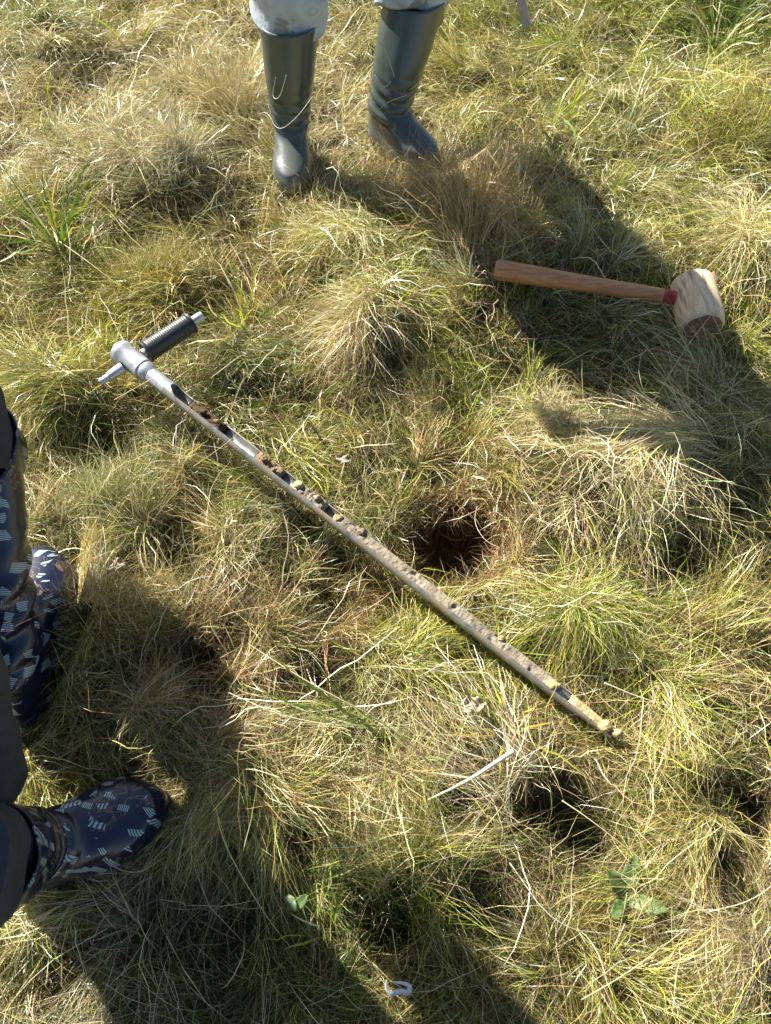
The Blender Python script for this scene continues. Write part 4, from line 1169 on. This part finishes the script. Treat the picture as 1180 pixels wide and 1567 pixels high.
# standing at the left, cut off by the frame; unseen torso shaped for shadow
ankC = V(BC_heel) + (V(BC_toe) - V(BC_heel)).normalized() * 0.06 + V((0, 0, 0.1)); ankD = V(BD_heel) + (V(BD_toe) - V(BD_heel)).normalized() * 0.06 + V((0, 0, 0.1))
kneeC = V(P(-85, 640, 0.54)); kneeD = V(P(-92, 985, 0.52))
hcx, hcy = -0.98, 0.60
p2 = person('person at the left edge in black trousers and patterned navy rubber boots', (ankC, ankD), (kneeC, kneeD), (V((hcx - 0.02, hcy + 0.09, 0.90)), V((hcx, hcy - 0.10, 0.90))), V((hcx + 0.10, hcy + 0.15, 1.22)), V((hcx + 0.14, hcy + 0.22, 1.38)), V((hcx + 0.18, hcy + 0.27, 1.50)),
            (V((hcx + 0.10, hcy + 0.38, 1.32)), V((hcx + 0.16, hcy - 0.02, 1.34))), (V((hcx + 0.06, hcy + 0.36, 1.04)), V((hcx + 0.10, hcy - 0.14, 1.09))),
            (V((hcx + 0.16, hcy + 0.24, 0.97)), V((hcx + 0.20, hcy + 0.02, 0.97))), (1, 0.1, -0.8), m_black, m_jacket2,
            (P(-92, 705, 0.42), P(-24, 1235, 0.27)), (0.075, 0.078), (((0.3, -1, 0.1), (-1, 0, 0)), ((0.3, 1, 0.1), (-1, 0, 0))), coat=0.42)
for hl, to, tp, lb, sd_ in ((BC_heel, BC_toe, topC, None, 1), (BD_heel, BD_toe, topD, None, 3)):
    h_, ln = place_shaft(hl, to, tp)
    make_boot(p2, hl, to, h_, ln, m_pat, m_sole2, 'patterned_boot', lb, 0.02, 1.4, sd_, wide=1.32)

cuff(p2, BC_heel, BC_toe, topC, 0.094, m_black, 0.035, 0.12, 2.2, tilt=(-0.04, 0.03))
cuff(p2, BD_heel, BD_toe, topD, 0.095, m_black, 0.02, 0.12, 5.2)

# ------------------------------------------------------------------ small things
m_alu = plain_material('blue_grey_metal', (0.34, 0.37, 0.45), 0.45, 0.1, 90, 0.1, metallic=0.5)
def bar(name, A, B, wx, wy, mat, parent=None):
    A, B = Vector(A), Vector(B); d = (B - A).normalized(); u = d.cross(Vector((0, 1, 0))).normalized(); v = u.cross(d)
    prof = [(-1, -0.8), (-0.85, -1), (0.85, -1), (1, -0.8), (1, 0.8), (0.85, 1), (-0.85, 1), (-1, 0.8)]
    vs = [c + u * a * wx + v * b * wy for c in (A, A + (B - A) * 0.5, B) for a, b in prof]
    fs = [(j * 8 + i, j * 8 + (i + 1) % 8, (j + 1) * 8 + (i + 1) % 8, (j + 1) * 8 + i) for j in (0, 1) for i in range(8)] + [tuple(range(7, -1, -1)), tuple(16 + i for i in range(8))]
    return link(name, mesh_from(name, vs, fs), mat, parent, smooth=False)
tip = V(P(806, 40, 0.62)); hnd = V(P(768, -135, 0.86))
st = bar('measuring_staff', tip, tip + (hnd - tip) * 1.15, 0.0095, 0.003, m_alu)
tag(st, 'flat blue grey metal strip hanging down at the top right of the green boots', 'metal strip')

def path_tube(name, pts, rad, mat, parent=None, seg=8, flat=1.0, seed=0):
    pts = [Vector(p) for p in pts]
    # smooth the path
    for _ in range(2):
        q_ = [pts[0]]
        for a_, b_ in zip(pts[:-1], pts[1:]): q_ += [a_ * .75 + b_ * .25, a_ * .25 + b_ * .75]
        pts = q_ + [pts[-1]]
    verts, faces = [], []; n_ = len(pts)
    for j, p in enumerate(pts):
        d = (pts[min(j + 1, n_ - 1)] - pts[max(j - 1, 0)]).normalized()
        u = d.cross(Vector((0, 0, 1))).normalized(); v = u.cross(d)
        t = j / (n_ - 1); r_ = rad(t) if callable(rad) else rad
        for i in range(seg):
            a_ = 2 * math.pi * i / seg; verts.append(p + u * math.cos(a_) * r_ + v * math.sin(a_) * r_ * flat)
    for j in range(n_ - 1):
        for i in range(seg):
            i2 = (i + 1) % seg; faces.append((j * seg + i, j * seg + i2, (j + 1) * seg + i2, (j + 1) * seg + i))
    faces.append(tuple(range(seg - 1, -1, -1))); faces.append(tuple((n_ - 1) * seg + i for i in range(seg)))
    return link(name, mesh_from(name, verts, faces), mat, parent)
m_palestem = plain_material('bleached_stem', (0.50, 0.44, 0.32), 0.5, 0.2, 120, 0.3)
m_strawstem = plain_material('straw_stem', (0.46, 0.37, 0.20), 0.5, 0.2, 120, 0.3)
m_white = plain_material('white_rag', (0.55, 0.56, 0.56), 0.6, 0.08, 100, 0.3)
o = path_tube('broken_stem', [P(655, 1224, .12), P(700, 1203, .145), P(730, 1186, .16), P(760, 1166, .18), P(786, 1149, .195)], lambda t: 0.0012 + 0.0036 * t ** 0.8, m_palestem)
tag(o, 'thick pale broken reed stem below the auger tip at lower centre', 'dead stem')
STALKS = [
    ([(1000, 765, .16), (1045, 800, .16), (1085, 845, .14), (1127, 882, .10)], .0022, 'white bent stalk right of the dark hollow on the right'),
    ([(1030, 705, .17), (1100, 735, .2), (1160, 750, .2), (1175, 775, .18)], .002, 'pale stalk with a hooked end at the right edge'),
    ([(1010, 690, .16), (1080, 760, .17), (1150, 830, .14)], .0014, 'thin straight stalk crossing the bleached tussock'),
    ([(92, 370, .12), (140, 404, .11), (188, 442, .08)], .0024, 'thick white stalk rooted under the yellow green clump at left'),
    ([(860, 1225, .12), (905, 1255, .13), (1000, 1330, .11)], .0016, 'pinkish diagonal stalk above the dock leaves'),
    ([(600, 1420, .06), (612, 1500, .09), (626, 1462, .13)], .0012, 'short upright stalk over the curled white scrap'),
    ([(925, 1045, .09), (985, 1070, .08), (1060, 1090, .07)], .0022, 'straw stalk lying right of the auger tip'),
    ([(780, 1320, .12), (850, 1420, .13), (940, 1430, .08)], .0014, 'grey forked stalk at lower right below the broken stem'),
    ([(890, 1530, .05), (960, 1490, .12), (1045, 1425, .14)], .0018, 'pale diagonal stalk beneath the dock at the bottom right'),
    ([(296, 714, .10), (340, 684, .2), (378, 652, .19)], .0012, 'straight stalk crossing over the upper part of the auger'),
    ([(175, 612, .14), (232, 580, .215), (300, 540, .17)], .0014, 'stalk lying over the neck of the auger striking head'),
    ([(730, 775, .02), (725, 800, .01), (742, 828, .03), (765, 838, .08)], .0011, 'white thread curled inside the right rim of the hole'),
    ([(350, 1060, .1), (440, 1100, .12), (560, 1115, .12)], .0015, 'fine pale stalk lying across the pinkish tussock'),
    ([(1085, 1395, .1), (1150, 1380, .1), (1200, 1340, .1)], .0016, 'pale stalk leaving the frame at the lower right edge'),
    ([(120, 1290, .1), (200, 1345, .12), (255, 1310, .16)], .0012, 'thin grey stalk beside the lower patterned boot toe'),
    ([(330, 1230, .1), (340, 1290, .2), (405, 1400, .1), (445, 1450, .05)], .0018, 'forked grey stalk in the shade at the lower left centre'),
    ([(765, 600, .08), (860, 560, .2), (905, 535, .26)], .0013, 'seed stalk in the shadow below the mallet handle'),
    ([(985, 640, .05), (1050, 530, .2), (1090, 480, .26)], .0014, 'leaning seed stalk across the mallet head'),
    ([(1112, 530, .06), (1085, 470, .2), (1052, 405, .27)], .0016, 'arched brown stalk in front of the mallet head'),
    ([(700, 1210, .05), (600, 1110, .22), (480, 1050, .28), (380, 985, .25)], .0022, 'long grey arching stalk over the lower centre'),
    ([(465, 1225, .06), (510, 1290, .12), (530, 1330, .14)], .002, 'short bright stalk leaning left of the tall tussock'),
]
for pts, rad, lb in STALKS:
    o = path_tube('grass_stalk', [P(*p) for p in pts], (lambda rr_: (lambda t: rr_ * (1.1 - 0.8 * t)))(rad * 0.7), m_palestem if R.random() < 0.5 else m_strawstem, seg=6)
    tag(o, lb, 'stalk', 'single dead stalks')
# threads curling in front of the green boots
for pts, lb in (([(422, 118, .33), (416, 150, .27), (428, 152, .29), (438, 115, .36)], 'thin pale thread curling over the upper left green boot'),
                ([(395, 175, .22), (410, 170, .27), (425, 203, .24), (455, 180, .30), (478, 148, .33)], 'wavy pale thread across the left green boot ankle'),
                ([(578, 62, .38), (590, 75, .37), (604, 118, .30)], 'straight pale thread on the right green boot shaft'),
                ([(574, 115, .28), (588, 137, .26), (598, 125, .30)], 'hooked pale thread halfway down the right green boot'),
                ([(575, 172, .20), (595, 155, .26), (622, 146, .30)], 'thin arched thread at the right green boot ankle'),
                ([(424, 246, .15), (440, 256, .16), (458, 270, .13)], 'short straight thread lying on the left green boot toe')):
    q_ = [P(u, v, z) for u, v, z in pts]
    o = path_tube('grass_thread', q_, 0.0008, m_palestem, seg=6)
    tag(o, lb, 'stalk', 'threads on the green boots')
o = path_tube('curled_scrap', [P(592, 1500, .06), (P(590, 1512, .055)), P(598, 1522, .05), P(612, 1516, .052), P(626, 1520, .055), P(628, 1508, .062), P(615, 1504, .06), P(602, 1503, .055)], lambda t: 0.0015 + 0.0035 * math.sin(t * math.pi) ** 2, m_white)
tag(o, 'small curled white scrap in the shade at the bottom centre', 'scrap')

# leaves
def leaf(name, base, d, L, W, mat, parent, bend=0.6, wav=0.1, seed=0, up=0.5):
    d = Vector(d).normalized(); sd = d.cross(Vector((0, 0, 1))).normalized()
    NL, NW = 14, 8; verts, faces = [], []; r_ = random.Random(seed)
    cols = []
    for i in range(NL + 1):
        t = i / NL
        w_ = W * (math.sin(math.pi * min(1, t ** 0.8 * 0.97 + 0.02)) ** 0.8)
        c = Vector(base) + d * L * t + Vector((0, 0, L * (up * t - bend * t * t)))
        for j in range(NW + 1):
            s = j / NW * 2 - 1
            z = 0.16 * W * abs(s) + wav * W * math.sin(t * 14 + s * 3 + seed) * abs(s)
            edge = 1 + 0.07 * math.sin(t * 40 + seed) * (abs(s) > 0.9)
            verts.append(c + sd * s * w_ * edge + Vector((0, 0, z)))
    for i in range(NL):
        for j in range(NW):
            a_ = i * (NW + 1) + j; faces.append((a_, a_ + 1, a_ + NW + 2, a_ + NW + 1))
    me = mesh_from(name, verts, faces)
    o = link(name, me, mat, parent)
    so2 = o.modifiers.new('thick', 'SOLIDIFY'); so2.thickness = 0.0006
    return o
def leaf_material(name, c0, c1):
    m, t, b = mat_new(name)
    f = noise(t, 45, 5, 0.7)
    c = ramp(t, f, [(0.3, c0), (0.7, c1)]); t.links.new(c, b.inputs['Base Color'])
    b.inputs['Roughness'].default_value = 0.5
    tr = N(t, 'ShaderNodeBsdfTranslucent'); t.links.new(c, tr.inputs['Color'])
    mx = N(t, 'ShaderNodeMixShader'); mx.inputs[0].default_value = 0.25
    t.links.new(b.outputs[0], mx.inputs[1]); t.links.new(tr.outputs[0], mx.inputs[2])
    t.links.new(mx.outputs[0], t.nodes['Material Output'].inputs['Surface'])
    bump(t, b, f, 0.6, 0.003)
    return m
m_dock = leaf_material('dock_leaf', (0.07, 0.13, 0.03), (0.15, 0.22, 0.07))
m_deadleaf = leaf_material('dead_leaf', (0.26, 0.19, 0.12), (0.50, 0.40, 0.28))
pd = V(P(955, 1375, 0.04)); dock = empty('dock_plant', tuple(pd), 'green broad leaved dock in the hollow at the lower right', 'plant')
for i, (du, L_, W_) in enumerate((((965, 1318), .075, .017), ((1010, 1392), .07, .014), ((935, 1345), .06, .014), ((925, 1410), .05, .011))):
    q_ = V(P(du[0], du[1], 0.055)); leaf('leaf', pd + V((0, 0, 0.005)), (q_ - pd), L_, W_, m_dock, dock, 0.35, 0.15, i, 0.6)
def crumpled(name, c, d, L, W, seed, label, cat='leaf', group=None):
    o = leaf(name, c, d, L, W, m_deadleaf, None, 0.2, 0.5, seed, 0.3); tag(o, label, cat, group); return o
crumpled('dead_leaf', V(P(703, 1082, .12)), (1, 0.1, 0), 0.055, 0.016, 1, 'crumpled pale leaf above the broken stem, left of the auger tip', 'leaf', 'crumpled dead leaves')
crumpled('dead_leaf', V(P(160, 868, .11)), (1, 0.1, 0), 0.05, 0.015, 2, 'crumpled cream leaf right of the upper patterned boot toe', 'leaf', 'crumpled dead leaves')
crumpled('dead_leaf', V(P(515, 700, .08)), (0.8, -0.4, 0), 0.04, 0.012, 3, 'small crumpled leaf just above the auger near the centre', 'leaf', 'crumpled dead leaves')
m_dim = leaf_material('shade_leaf', (0.06, 0.11, 0.025), (0.11, 0.17, 0.05))  # leaf green darkened, the shade is put into its colour
for i, (u, v, lb) in enumerate(((440, 1370, 'left of the two small green leaves in the shade at lower centre'), (452, 1390, 'right of the two small green leaves in the shade at lower centre'))):
    o = leaf('small_leaf', V(P(u, v, .1)), (0.4, -0.6 + i, 0), 0.03, 0.009, m_dim, None, 0.2, 0.1, i); tag(o, lb, 'leaf', 'small green leaves')
